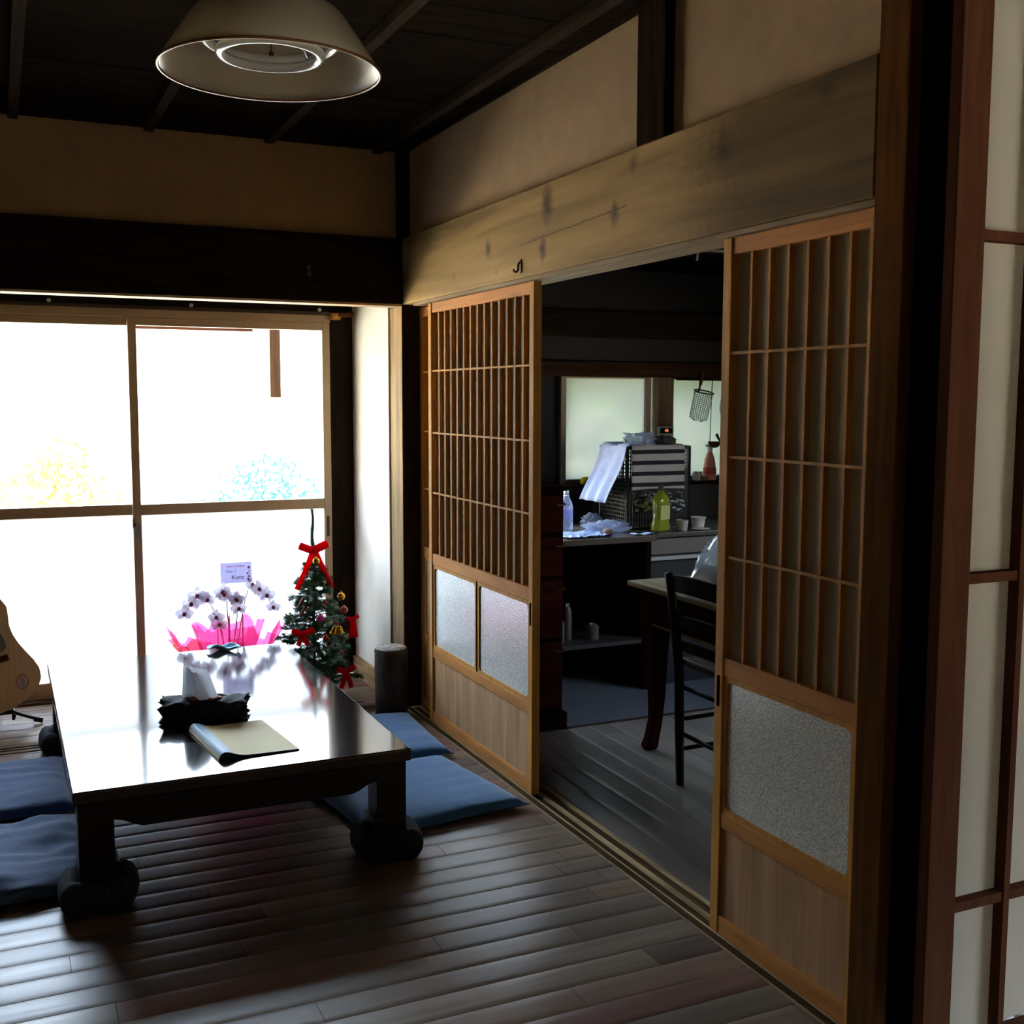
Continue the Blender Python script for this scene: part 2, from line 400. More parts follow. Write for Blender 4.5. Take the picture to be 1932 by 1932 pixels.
# window side passage
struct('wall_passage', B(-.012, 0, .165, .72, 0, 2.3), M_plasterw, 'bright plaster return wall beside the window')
trim(B(-.035, -.012, .165, .69, .0, .095), wood('passage baseboard', '#a98a62', .5, 'y'), 'brown baseboard below the bright plaster wall', bevel=.002)
trim(B(-.004, -.0005, .002, .165, 0, 1.772), wood('painted lit post face', '#8d744a', .5, 'z'), 'ochre strip painting window light on the corner post beside the bright plaster wall')  # veneer paints the window light on this face of the dark corner post
trim(B(-.126, -.0, .72, .80, 0, 2.3), M_dark, 'dark post at the right of the big window', bevel=.002)
trim(B(-4, -.126, .70, .80, 1.775, 2.3), M_darkx, 'dark lintel above the big window')
trim(B(-4, -.126, .684, .70, 1.775, 1.79), M_alud, 'thin curtain rail along the lintel')
trim(B(-4, -.126, .70, .80, -.06, .012), M_alud, 'low dark frame under the big window')
struct('ceiling_1', B(-4, 0, .12, .8, 2.2, 2.24), M_darkx, 'dark passage ceiling')
# enclosing shell that the photo does not show but that keeps most daylight out
struct('wall_left', B(-4.1, -4.0, -6.7, .8, 0, 2.5), M_plaster)
struct('wall_rear', B(-4.0, 2.7, -6.7, -6.6, 0, 2.5), M_plaster)
struct('wall_side', MB().box(2.6, 2.7, -6.6, -5.9, -.16, 2.5).box(2.6, 2.7, -4.3, -2.3, -.16, 2.5).box(2.6, 2.7, -.7, 1.0, -.16, 2.5).box(2.6, 2.7, -2.3, -.7, -.16, .95).box(2.6, 2.7, -2.3, -.7, 1.42, 2.5).box(2.6, 2.7, -5.9, -4.3, -.16, .4).box(2.6, 2.7, -5.9, -4.3, 1.75, 2.5), M_darky)  # openings added in this unseen wall to let in fill daylight
# ceiling: dark boards with battens
s = MB(); y = -6.6; k = 0
edges = [-6.6]
while edges[-1] < .0: edges.append(edges[-1]+.245)
for a, b_ in zip(edges, edges[1:]):
    b_ = min(b_, .11); z0 = 2.44+R.uniform(0, .003)
    s.box(-4, .1, a+.004, b_, z0, z0+.012)
s.box(-4, .1, -6.6, .11, 2.458, 2.5)
struct('ceiling', s, wood('ceiling boards', '#241d17', .55, 'x', amt=.3), 'dark boarded ceiling')
struct('ceiling_2', B(.1, 2.7, -6.6, -2.95, 2.44, 2.5), M_darkx, 'dark ceiling in front of the paper screen')
M_bat = wood('ceiling batten', '#3a3028', .5, 'y', amt=.2)
for x in (-3.4, -2.93, -2.46, -1.99, -1.515, -1.03, -.56, -.10):
    trim(B(x-.018, x+.018, -6.6, .03, 2.41, 2.44), M_bat, 'thin dark ceiling batten running towards the window', bevel=.002)

# ------------------------------------------------------------------ big window: four sliding sashes
M_glass = clear('window glass', ior=1.4)
M_frost = paper('frosted window glass', '#d2d4d8', .92, .3, 1.3)
def sash(n, x0, x1, y0, y1, lock=False, handle=False):
    t = thing('window_%d' % n, 'bronze aluminium sliding sash, clear above and frosted below', None, ((x0+x1)/2, (y0+y1)/2, .012), kind='structure')
    W_ = t.location
    s = MB(); s.box(x0, x0+.038, y0, y1, .012, 1.74); s.box(x1-.038, x1, y0, y1, .012, 1.74)
    s.box(x0+.038, x1-.038, y0, y1, 1.703, 1.74); s.box(x0+.038, x1-.038, y0, y1, .838, .888); s.box(x0+.038, x1-.038, y0, y1, .012, .085)
    s.build('window_frame', M_alu, t, world=W_, bevel=.003)
    ym = (y0+y1)/2
    B(x0+.036, x1-.036, ym-.002, ym+.002, .886, 1.705).build('clear_pane', M_glass, t, world=W_)
    B(x0+.036, x1-.036, ym-.002, ym+.002, .083, .84).build('frosted_pane', M_frost, t, world=W_)
    if lock:
        s = MB(); s.box(x0+.004, x0+.03, y0-.008, y0, .74, .80); s.lathe([(.004, 0), (.016, 0), (.016, .008), (.004, .008)], 14, (x0+.012, y0-.016, .79), ax='y'); s.box(x0-.004, x0+.008, y0-.016, y0-.008, .79, .83)
        s.build('crescent_lock', M_steel, t, world=W_)
    if handle:
        B(x1-.027, x1-.014, y0-.0015, y0+.001, .70, .80).build('finger_pull', M_alud, t, world=W_)
    return t
sash(1, -1.062, -.126, .715, .742, lock=True, handle=True)
sash(2, -1.98, -1.022, .748, .775)
struct('wall_window', B(-4, -1.98, .72, .79, .012, 1.74), wood('light limiting boards', '#3a2c22', .6, 'z'), 'unseen boarded wall added left of the big window to limit its light')  # added out of view to narrow the window and its light
trim(MB().box(-4, -.126, .705, .79, 1.74, 1.775), M_alu, 'bronze aluminium head frame of the big window')

# curtain rail hooks (screw caps) and rod end
for i, (x, z) in enumerate(((-1.386, 1.80), (-.78, 1.80), (-.18, 1.80))):
    o = MB().lathe([(.004, 0), (.009, 0), (.009, .007), (.005, .009), (.001, .009)], 12, (0, -.009, 0), ax='y').build('screw_cap', M_white, None, smooth=True)
    o.location = (x, .70, z)
    tag(o, ['small white screw cap on the lintel near the left edge', 'small white screw cap above the right sash, near its left side', 'small white screw cap on the lintel nearest the bright wall'][i], 'screw cap', 'screw caps on the window lintel')
    MB().lathe([(.003, 0), (.006, 0), (.006, .006), (.001, .006)], 10, (.004, -.006, -.017), ax='y').build('lower_cap', M_white, o)
t = thing('curtain_rod', 'short dark wooden rod end with pale bracket at the window corner', 'curtain rod', (-.10, .66, 1.765))
MB().tube([(.0, 0, .01), (.075, .0, .016)], .014, 12).build('rod', M_post, t, smooth=True)
B(-.03, .012, -.01, .04, -.012, .02).build('bracket', M_orange, t, bevel=.003)

# ------------------------------------------------------------------ sliding lattice doors
M_dglass = paper('door back glass', '#a89a84', .35, .5, 1.3)
def patterned_glass():
    m = bpy.data.materials.new('patterned door glass'); m.use_nodes = True; nt = m.node_tree; b = nt.nodes['Principled BSDF']
    b.inputs['Roughness'].default_value = .2; b.inputs['Specular IOR Level'].default_value = .9
    b.inputs['Coat Weight'].default_value = 1; b.inputs['Coat Roughness'].default_value = .14; b.inputs['Coat IOR'].default_value = 1.8
    tc = nt.nodes.new('ShaderNodeTexCoord'); v = nt.nodes.new('ShaderNodeTexVoronoi'); v.inputs['Scale'].default_value = 170
    n = nt.nodes.new('ShaderNodeTexNoise'); n.inputs['Scale'].default_value = 240; n.inputs['Detail'].default_value = 4
    nt.links.new(tc.outputs['Object'], v.inputs['Vector']); nt.links.new(tc.outputs['Object'], n.inputs['Vector'])
    r_ = nt.nodes.new('ShaderNodeValToRGB'); r_.color_ramp.elements[0].position = .35; r_.color_ramp.elements[0].color = (.42, .45, .4, 1)
    r_.color_ramp.elements[1].position = .68; r_.color_ramp.elements[1].color = (.97, .98, .9, 1)  # pale and grey-green mottling paints the window sparkle into the glass colour
    nt.links.new(n.outputs['Fac'], r_.inputs[0]); nt.links.new(r_.outputs[0], b.inputs['Base Color'])
    ad = nt.nodes.new('ShaderNodeMath'); nt.links.new(v.outputs['Distance'], ad.inputs[0]); nt.links.new(n.outputs['Fac'], ad.inputs[1])
    bp = nt.nodes.new('ShaderNodeBump'); bp.inputs['Strength'].default_value = .22; bp.inputs['Distance'].default_value = .002
    nt.links.new(ad.outputs[0], bp.inputs['Height']); nt.links.new(bp.outputs[0], b.inputs['Normal']); nt.links.new(bp.outputs[0], b.inputs['Coat Normal'])
    return m
M_pat = patterned_glass()
def rounded(y0, y1, z0, z1, r, x, inset=0):
    pts = []
    for cy, cz, a0 in ((y1-r, z1-r, 0), (y0+r, z1-r, 90), (y0+r, z0+r, 180), (y1-r, z0+r, 270)):
        for i in range(6):
            a = math.radians(a0+i*18); pts.append((x, cy+r*math.cos(a), cz+r*math.sin(a)))
    return pts
def frame_plate(s, y0, y1, z0, z1, r, gy0, gy1, gz0, gz1, x0, x1):
    """board y0..y1,z0..z1 with a rounded opening"""
    inner = rounded(gy0, gy1, gz0, gz1, r, x0)
    outer = []
    for (x, y, z) in inner:
        cy, cz = (gy0+gy1)/2, (gz0+gz1)/2
        dy, dz = y-cy, z-cz
        ky = (y1-cy if dy > 0 else cy-y0); kz = (z1-cz if dz > 0 else cz-z0)
        t = min(ky/max(1e-6, abs(dy)), kz/max(1e-6, abs(dz))); outer.append((x, cy+dy*t, cz+dz*t))
    # snap corner samples to true corners
    for q in range(4):
        i = q*6+2; oy = y1 if q in (0, 3) else y0; oz = z1 if q in (0, 1) else z0
        outer[i] = (x0, oy, oz); outer[i+1] = (x0, oy, oz)
    n = len(inner); vi = []; vo = []; wi = []; wo = []
    for p in inner: vi.append(s.bm.verts.new(p)); wi.append(s.bm.verts.new((x1, p[1], p[2])))
    for p in outer: vo.append(s.bm.verts.new(p)); wo.append(s.bm.verts.new((x1, p[1], p[2])))
    for i in range(n):
        j = (i+1) % n
        s.bm.faces.new((vi[i], vi[j], vo[j], vo[i])); s.bm.faces.new((wi[j], wi[i], wo[i], wo[j]))
        s.bm.faces.new((vi[j], vi[i], wi[i], wi[j]))
    bmesh.ops.remove_doubles(s.bm, verts=s.bm.verts, dist=1e-6)
def lattice_door(n, y0, y1, x0, slats, label, split, pull=None, panes=True):
    x1 = x0+.030; t = thing('door_%d' % n, label, None, ((x0+x1)/2, (y0+y1)/2, .003), kind='structure'); W_ = t.location
    st = .034
    s = MB(); s.box(x0, x1, y0, y0+st, .003, 1.768); s.box(x0, x1, y1-st, y1, .003, 1.768)
    s.build('stile', M_orange, t, world=W_, bevel=.002)
    a, b_ = y0+st, y1-st
    s = MB(); s.box(x0+.004, x1-.002, a, b_, 1.728, 1.768); s.box(x0+.003, x1-.002, a, b_, .682, .728); s.box(x0+.003, x1-.002, a, b_, .285, .325); s.box(x0+.002, x1-.002, a, b_, .003, .052)
    s.build('rail', M_orangey, t, world=W_, bevel=.002)
    s = MB()
    for i in range(slats):
        y = a+(b_-a)*(i+1)/(slats+1); s.box(x0+.009, x0+.024, y-.0042, y+.0042, .728, 1.728)
    for z in (1.490, 1.235, .985): s.box(x0+.0045, x0+.010, a, b_, z-.0035, z+.0035)
    s.build('lattice', wood('lattice wood', '#a87836', .45, 'z', amt=.2, bump=.05), t, world=W_)
    B(x0+.0242, x0+.0265, a, b_, .728, 1.728).build('upper_pane', M_dglass, t, world=W_)
    cells = [(a, b_)] if not split else [(a, (a+b_)/2-.008), ((a+b_)/2+.008, b_)]
    for (c0, c1) in cells:
        s = MB(); frame_plate(s, c0, c1, .325, .682, .018, c0+.012, c1-.012, .338, .668, x0+.006, x0+.012)
        s.build('pane_surround', M_orange, t, world=W_)
        B(x0+.012, x0+.015, c0+.002, c1-.002, .327, .68).build('patterned_pane', M_pat, t, world=W_)
    if split: B(x0+.010, x0+.02, (a+b_)/2-.008, (a+b_)/2+.008, .325, .682).build('mullion', M_dark, t, world=W_)
    B(x0+.010, x0+.016, a, b_, .052, .285).build('wood_panel', M_panel, t, world=W_)
    if pull is not None:
        B(x0-.0006, x0+.001, pull-.006, pull+.006, .60, .68).build('finger_pull', M_black, t, world=W_)
    return t
lattice_door(1, -1.248, -.238, .028, 13, 'left lattice sliding door with two small patterned panes', True, pull=-1.231)
lattice_door(2, -1.0, -.006, .075, 13, 'lattice sliding door tucked behind the left one', True)
lattice_door(3, -2.868, -2.322, .028, 6, 'right lattice sliding door with one large patterned pane', False, pull=-2.339)

# ------------------------------------------------------------------ paper screen at the right edge
t = thing('door_4', 'dark framed white paper sliding screen at the right edge', None, (1.0, -3.04, 0), kind='structure'); W_ = t.location
s = MB(); s.box(.029, .106, -3.058, -3.03, .003, 2.34); s.box(1.9, 1.98, -3.058, -3.03, .003, 2.34); s.box(.106, 1.9, -3.058, -3.03, 2.28, 2.34); s.box(.106, 1.9, -3.058, -3.03, .003, .06)
s.build('screen_frame', M_shoji, t, world=W_, bevel=.003)
s = MB(); x = .247
while x < 1.85: s.box(x, x+.016, -3.052, -3.026, .06, 2.28); x += .157
for z in (.355, 1.03, 1.695): s.box(.106, 1.9, -3.049, -3.026, z-.014, z+.006)
s.build('screen_grid', M_shoji, t, world=W_)
B(.106, 1.9, -3.026, -3.0245, .06, 2.28).build('screen_paper', paper('shoji paper', '#d9d2c4', .45), t, world=W_)
struct('wall_screen', MB().box(.16, 2.6, -3.02, -2.95, 2.34, 2.44).box(1.98, 2.6, -3.058, -3.0, 0, 2.44), M_plaster)

# ------------------------------------------------------------------ kitchen shell
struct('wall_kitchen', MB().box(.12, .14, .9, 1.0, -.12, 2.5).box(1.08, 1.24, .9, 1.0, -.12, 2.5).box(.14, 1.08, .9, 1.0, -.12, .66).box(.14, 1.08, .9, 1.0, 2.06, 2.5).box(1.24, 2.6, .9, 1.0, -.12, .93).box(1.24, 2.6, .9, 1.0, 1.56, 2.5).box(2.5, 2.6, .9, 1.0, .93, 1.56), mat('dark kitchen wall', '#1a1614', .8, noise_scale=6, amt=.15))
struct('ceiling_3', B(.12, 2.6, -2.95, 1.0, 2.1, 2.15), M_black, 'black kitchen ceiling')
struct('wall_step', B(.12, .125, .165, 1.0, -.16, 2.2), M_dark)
trim(B(.12, 2.6, .83, .9, 1.72, 1.86), wood('sooty beam', '#221b14', .6, 'x'), 'dark beam high above the kitchen windows')
trim(MB().box(.9, 2.6, .84, .9, 1.50, 1.575).box(.9, 2.6, .835, .9, 1.575, 1.582), wood('kitchen lintel', '#33241b', .4, 'x'), 'brown lintel over the kitchen windows', bevel=.002)
trim(B(1.808, 1.91, .82, .9, .6, 1.50), wood('kitchen post wood', '#64503f', .5, 'z'), 'brown post between the two kitchen windows')
trim(B(1.0, 2.6, .80, .9, .885, .905), M_darkx, 'narrow sill shelf under the kitchen windows')
M_frk = clear('kitchen frosted glass', ior=1.3, rough=.4, body=.0)
def kitchen_glass():
    m = bpy.data.materials.new('kitchen frosted pane'); m.use_nodes = True; nt = m.node_tree; nt.nodes.clear()
    o = nt.nodes.new('ShaderNodeOutputMaterial'); t_ = nt.nodes.new('ShaderNodeBsdfTranslucent'); t_.inputs['Color'].default_value = (.27, .27, .26, 1)
    r_ = nt.nodes.new('ShaderNodeBsdfRefraction'); r_.inputs['IOR'].default_value = 1.15; r_.inputs['Roughness'].default_value = .45; r_.inputs['Color'].default_value = (.42, .42, .42, 1)
    mx = nt.nodes.new('ShaderNodeMixShader'); mx.inputs['Fac'].default_value = .5
    nt.links.new(t_.outputs[0], mx.inputs[1]); nt.links.new(r_.outputs[0], mx.inputs[2]); nt.links.new(mx.outputs[0], o.inputs['Surface'])
    return m
M_kg = kitchen_glass()
def kwin(n, x0, x1, label):
    t = thing('window_%d' % n, label, None, ((x0+x1)/2, .88, .905), kind='structure'); W_ = t.location
    s = MB(); s.box(x0, x0+.03, .86, .9, .905, 1.50); s.box(x1-.03, x1, .86, .9, .905, 1.50); s.box(x0+.03, x1-.03, .86, .9, 1.492, 1.50); s.box(x0+.03, x1-.03, .86, .9, .905, .93)
    s.build('window_frame', M_alud, t, world=W_)
    B(x0+.03, x1-.03, .885, .8852, .93, 1.492).build('frosted_pane', M_kg, t, world=W_)
kwin(5, 1.215, 1.79, 'frosted kitchen window glowing green behind the draped basket')
kwin(6, 1.912, 2.5, 'frosted kitchen window behind the hanging strainer')
# ceiling rail in the kitchen
t = thing('ceiling_rail', 'thin dark rail with clips under the black kitchen ceiling', 'rail', (1.5, -.4, 2.1))
MB().tube([(-.9, 0, -.06), (.9, 0, -.06)], .012, 8).tube([(-.5, 0, 0), (-.5, 0, -.06)], .006, 6).tube([(.5, 0, 0), (.5, 0, -.06)], .006, 6).build('rail', M_alud, t, smooth=True)
for x in (-.28, .12):
    MB().tube([(x, 0, -.04), (x+.01, -.02, -.08), (x+.02, 0, -.11)], .006, 6).build('clip', M_steel, t, smooth=True)

# ------------------------------------------------------------------ low lacquer table
M_lac = mat('dark lacquer', '#1c0f0b', .1, spec=.6, coat=.6, noise_scale=3, amt=.2)
M_lac2 = mat('dark lacquer sides', '#130c0a', .3, spec=.5)
nt = M_lac.node_tree; b = nt.nodes['Principled BSDF']; b.inputs['Coat Roughness'].default_value = .08
TX0, TX1, TY0, TY1 = -1.472, -.527, -1.577, .02
t = thing('low_table', 'low dark lacquered wooden table with a glossy top', 'table', ((TX0+TX1)/2, (TY0+TY1)/2, 0)); W_ = t.location
B(TX0, TX1, TY0, TY1, .302, .340).build('tabletop', M_lac, t, world=W_, bevel=.006, seg=3)
def apron(along, c, a0, a1):
    zt, zb, n = .302, .228, 40; pts = [(a0, zt), (a1, zt)]; L = a1-a0; pr = []
    for i in range(n+1):
        u = i/n; d = min(u, 1-u)*L
        if d < .09: z = .245-.0*d
        elif d < .16: k = (d-.09)/.07; z = .245-(.245-.218)*(3*k*k-2*k**3)
        else: z = .218
        pr.append((a0+L*u, z))
    pts = [(a0, zt)]+pr+[(a1, zt)]
    s = MB()
    if along == 'x': s.prism([(q, c, z) for q, z in pts], (0, .022, 0))
    else: s.prism([(c, q, z) for q, z in pts], (.022, 0, 0))
    return s
apron('x', TY0+.022, TX0+.02, TX1-.02).build('apron', M_lac2, t, world=W_)
apron('x', TY1-.044, TX0+.02, TX1-.02).build('apron', M_lac2, t, world=W_)
apron('y', TX0+.022, TY0+.045, TY1-.045).build('apron', M_lac2, t, world=W_)
apron('y', TX1-.044, TY0+.045, TY1-.045).build('apron', M_lac2, t, world=W_)
legs = []
for sx_, x in ((1, TX0+.012), (-1, TX1-.012)):
    for sy_, y in ((1, TY0+.018), (-1, TY1-.018)):
        s = MB()
        def bx(a, b_, z0, z1, ya=.0, yb=None):
            xs = sorted((x+sx_*a, x+sx_*b_)); ys = sorted((y+sy_*ya, y+sy_*(yb if yb else b_))); s.box(xs[0], xs[1], ys[0], ys[1], z0, z1)
        bx(0, .092, .13, .302, 0, .092); bx(0, .104, .09, .13, 0, .104); bx(0, .098, .012, .09, 0, .098)
        s.build('leg', M_lac2, t, world=W_, bevel=.003); legs.append((x+sx_*.048, y+sy_*.048))
# padded fabric boots under the legs
def fabric_dark(name, c1, c2, sc):
    m = bpy.data.materials.new(name); m.use_nodes = True; nt = m.node_tree; b = nt.nodes['Principled BSDF']
    tc = nt.nodes.new('ShaderNodeTexCoord'); v = nt.nodes.new('ShaderNodeTexVoronoi'); v.inputs['Scale'].default_value = sc
    r = nt.nodes.new('ShaderNodeValToRGB'); r.color_ramp.elements[0].position = .18; r.color_ramp.elements[1].position = .3
    r.color_ramp.elements[0].color = (*hexc(c2), 1); r.color_ramp.elements[1].color = (*hexc(c1), 1)
    nt.links.new(tc.outputs['Object'], v.inputs['Vector']); nt.links.new(v.outputs['Distance'], r.inputs['Fac']); nt.links.new(r.outputs[0], b.inputs['Base Color'])
    b.inputs['Roughness'].default_value = .9
    return m
M_boot = fabric_dark('navy dotted cloth', '#0c1018', '#3a4250', 90)
def boot(cx, cy, label, rz=0):
    t = thing('leg_pad', label, 'leg pad', (cx, cy, 0), (0, 0, rz), 'padded cloth cushions under the low table legs')
    def f(u, v):
        a = 2*PI*u
        # fat square ring around the leg (superellipse path)
        ex = .45; cxs = math.copysign(abs(math.cos(a))**ex, math.cos(a)); sns = math.copysign(abs(math.sin(a))**ex, math.sin(a))
        p = Vector((.072*cxs, .072*sns, 0)); b_ = 2*PI*v; d = p.normalized()
        r = .034*(1+.10*math.sin(3*a+1)+.05*math.sin(9*a))
        return (p.x+d.x*r*math.cos(b_), p.y+d.y*r*math.cos(b_), .046+.046*math.sin(b_)*(1+.08*math.sin(5*a)))
    s = MB(); s.grid(f, 48, 14); bmesh.ops.remove_doubles(s.bm, verts=s.bm.verts, dist=1e-5)
    s.build('padding', M_boot, t, smooth='all')
    B(-.062, .062, -.062, .062, .001, .0115).build('base', M_boot, t, bevel=.004)
for (x, y), lb in zip(legs, ('navy cloth pad around the near left table leg', 'navy cloth pad under the far left table leg, by the guitar stand', 'navy cloth pad around the near right table leg', 'navy cloth pad under the far right table leg')):
    boot(x, y, lb, R.uniform(-.1, .1))

# ------------------------------------------------------------------ floor cushions
M_cush = mat('indigo floor cushion cloth', '#2f6594', .85, noise_scale=160, amt=.15, bump=.2, sheen=.3)
M_cush2 = mat('grey blue floor cushion cloth', '#3a5680', .85, noise_scale=160, amt=.15, bump=.2, sheen=.3)
def cushion(x0, x1, y0, y1, h, label, m, seed, rz=0, wr=.004):
    cx, cy = (x0+x1)/2, (y0+y1)/2; w2, d2 = (x1-x0)/2, (y1-y0)/2
    t = thing('floor_cushion', label, 'cushion', (cx, cy, 0), (0, 0, rz), 'square blue floor cushions around the low table')
    def prof(u, v):
        e = (1-abs(u)**6)*(1-abs(v)**6); return max(0, e)**.5
    def pt(u, v, sgn):
        pin = 1-.045*(1-abs(u)**3)*(abs(v)**4)
        pin2 = 1-.045*(1-abs(v)**3)*(abs(u)**4)
        x = u*w2*pin2; y = v*d2*pin; k = prof(u, v)
        nz = noise.noise(Vector((x*9+seed, y*3, seed)))*wr+noise.noise(Vector((x*2+seed, y*22, seed*2)))*wr*.8
        crease = noise.noise(Vector((x*14, y*14, seed)))*wr*1.5*(max(abs(u), abs(v))**3)
        if sgn > 0: return (x, y, h*.35+(h*.65)*k+(nz+crease)*k)
        return (x, y, h*.35-(h*.34)*k)
    s = MB()
    for sg in (1, -1): s.grid(lambda a, b_: pt(math.sin((a-.5)*PI) if 0 else (2*a-1), 2*b_-1, sg), 34, 34)
    bmesh.ops.remove_doubles(s.bm, verts=s.bm.verts, dist=1e-5)
    s.build('cover', m, t, smooth='all')
    # stitched seam edge
    pts = []
    for a, b_, c, d in ((-1, -1, 1, -1), (1, -1, 1, 1), (1, 1, -1, 1), (-1, 1, -1, -1)):
        for i in range(12):
            k = i/12; pts.append(Vector(pt(a+(c-a)*k, b_+(d-b_)*k, 1)))
    MB().tube(pts, .0022, 5, closed=True).build('seam', m, t, smooth='all')
cushion(-.655, -.075, -1.40, -.80, .055, 'blue floor cushion at the right of the table, nearest the camera', M_cush, 3, math.radians(8))
cushion(-.62, -.05, -.735, -.155, .055, 'blue floor cushion beside the log stool at the far right corner of the table', M_cush, 8, math.radians(-3))
cushion(-2.02, -1.42, -.80, -.215, .06, 'blue floor cushion at the far left of the table', M_cush2, 12, math.radians(1), .010)
cushion(-2.00, -1.41, -1.47, -.86, .06, 'crumpled blue floor cushion beside the near left table leg', M_cush2, 21, math.radians(2), .022)

# ------------------------------------------------------------------ things on the table
M_tbc = fabric_dark('black blue flower cloth', '#080a12', '#2c3650', 60)
t = thing('tissue_box', 'tissue box in a gathered black and navy cloth cover', 'tissue box', (-1.035, -1.01, .340), (0, 0, math.radians(-16)))
s = MB()
def tb(u, v):
    a = 2*PI*v; x = (u-.5)*.262; e = abs(2*u-1)**8
    hw = .058-.008*e*0; hh = .035
    c, sn = math.cos(a), math.sin(a); ex = .5
    yy = math.copysign(abs(c)**ex, c)*hw; zz = math.copysign(abs(sn)**ex, sn)*hh
    gather = 1+.14*math.sin(5*a+8*u)*e
    if sn > 0 and abs(c) < .55: zz -= .006*(1-abs(2*u-1))
    rip = .003*math.sin(26*u+4*a)
    return (x+(.006*math.sin(6*a))*e, yy*gather+rip*.5, max(-.035, zz*gather+rip)+.036)
s.grid(tb, 40, 36); bmesh.ops.remove_doubles(s.bm, verts=s.bm.verts, dist=1e-5)
s.build('cloth_cover', M_tbc, t, smooth='all')
for e in (-1, 1):
    s = MB(); x = e*.131; c = s.bm.verts.new((x-.012*e, 0, .036)); rg = []
    for i in range(28):
        a = 2*PI*i/28; cc, sn = math.cos(a), math.sin(a); rr = 1+.12*math.sin(7*a)
        rg.append(s.bm.verts.new((x+.010*e*math.sin(7*a), math.copysign(abs(cc)**.5, cc)*.056*rr, max(.001, .036+math.copysign(abs(sn)**.5, sn)*.034*rr))))
    for i in range(28): s.bm.faces.new((c, rg[i], rg[(i+1) % 28]))
    s.build('end_ruffle', M_tbc, t, smooth='all')
s = MB()
s.lathe([(.052, 0), (.056, .003), (.05, .006)], 24, (0, 0, .066), sy=.45); s.build('slot_trim', mat('orange slot trim', '#b06a3c', .8), t, smooth='all')
def tis(u, v):
    x = (u-.5)*(.115-.040*v); z = .070+.112*v*(1-.3*abs(u-.35))
    y = .020*math.sin(u*6+v*1.5)*(1-.3*v)+.003*math.sin(u*19)
    return (x-.014-.016*v, y, z)
s = MB(); s.grid(tis, 30, 14); s.grid(lambda u, v: (tis(u, v)[0]*.8-.012, tis(u, v)[1]+.016*math.cos(u*5), tis(u, v)[2]-.012*v), 30, 14)
s.build('tissue', paper('tissue paper', '#eef0f4', .5), t, smooth='all', solid=.0006)

t = thing('magazine', 'cream covered magazine with a rolled spine lying on the table', 'magazine', (-.975, -1.285, .340), (0, 0, math.radians(6)))
def mag(u, v, off):
    # u from spine (0) to fore edge (1)
    x = -.115+.235*u; z = .004+.015*math.exp(-((u-.08)/.15)**2)+.004*(1-u)
    if u < .06: z *= (.15+.85*math.sqrt(u/.06))
    return (x, -.165+.33*v-.02*u*(1-v), max(.0015, z+off))
s = MB(); s.grid(lambda u, v: mag(u, v, 0), 30, 6); s.build('cover', mat('cream magazine cover', '#fbecc0', .75, spec=.15, noise_scale=4, amt=.06), t, smooth='all')
s = MB(); n = 30
top = [mag(i/n, 0, -.0006) for i in range(n+1)]
s.prism(top+[(top[-1][0], top[-1][1], .0008), (top[0][0], top[0][1]+0, .0008)], (0, .322, 0)); s.build('pages', mat('teal page edges', '#16323a', .5), t)
s = MB(); s.grid(lambda u, v: (lambda p: (p[0], p[1], p[2]+.0007))(mag(.015+.17*u, v, 0)), 10, 6); s.build('spine_band', mat('white blue spine', '#b8d4ea', .5, spec=.2), t, smooth='all')
B(.05, .062, .16, .168, .006, .0075).build('page_marker', mat('teal page marker', '#2c8ab0', .5), t)
# small folded blue cloth on the far edge
s = MB(); s.grid(lambda u, v: ((u-.5)*.13, (v-.5)*.05+.012*math.sin(u*5), .014+.012*math.sin(u*7+v*2)*math.sin(PI*u)+.010*math.sin(v*9)*math.sin(PI*u)), 24, 10)
o = s.build('blue_cloth', mat('pale blue cloth', '#8fc4dc', .5, noise_scale=30, amt=.3), None, smooth='all', solid=.003); o.location = (-.80, -.035, .342)
tag(o, 'small crumpled pale blue cloth on the far edge of the table', 'cloth')

# ------------------------------------------------------------------ ceiling lamp
lamp = thing('ceiling_lamp', 'large conical milky shade lamp hanging from the dark ceiling', 'lamp', (-1.015, -2.03, 2.44))
D = -.325
def shade_m():
    m = bpy.data.materials.new('milky lamp shade'); m.use_nodes = True; nt = m.node_tree; nt.nodes.clear()
    o = nt.nodes.new('ShaderNodeOutputMaterial'); d = nt.nodes.new('ShaderNodeBsdfDiffuse'); d.inputs['Color'].default_value = (.78, .69, .52, 1)
    t_ = nt.nodes.new('ShaderNodeBsdfTranslucent'); t_.inputs['Color'].default_value = (.78, .69, .52, 1); g = nt.nodes.new('ShaderNodeBsdfGlossy'); g.inputs['Roughness'].default_value = .38
    a = nt.nodes.new('ShaderNodeMixShader'); a.inputs['Fac'].default_value = .3; b2 = nt.nodes.new('ShaderNodeMixShader'); f2 = nt.nodes.new('ShaderNodeFresnel'); f2.inputs['IOR'].default_value = 1.4
    nt.links.new(d.outputs[0], a.inputs[1]); nt.links.new(t_.outputs[0], a.inputs[2]); nt.links.new(f2.outputs[0], b2.inputs['Fac'])
    nt.links.new(a.outputs[0], b2.inputs[1]); nt.links.new(g.outputs[0], b2.inputs[2]); nt.links.new(b2.outputs[0], o.inputs['Surface'])
    return m
M_shade = shade_m()
s = MB(); prof = [(.247, D), (.228, D+.03), (.200, D+.072), (.172, D+.112), (.156, D+.130), (.128, D+.147), (.09, D+.16), (.05, D+.165)]
s.lathe(prof, 64, caps=False); s.build('lamp_shade', M_shade, lamp, smooth='all', solid=.003)
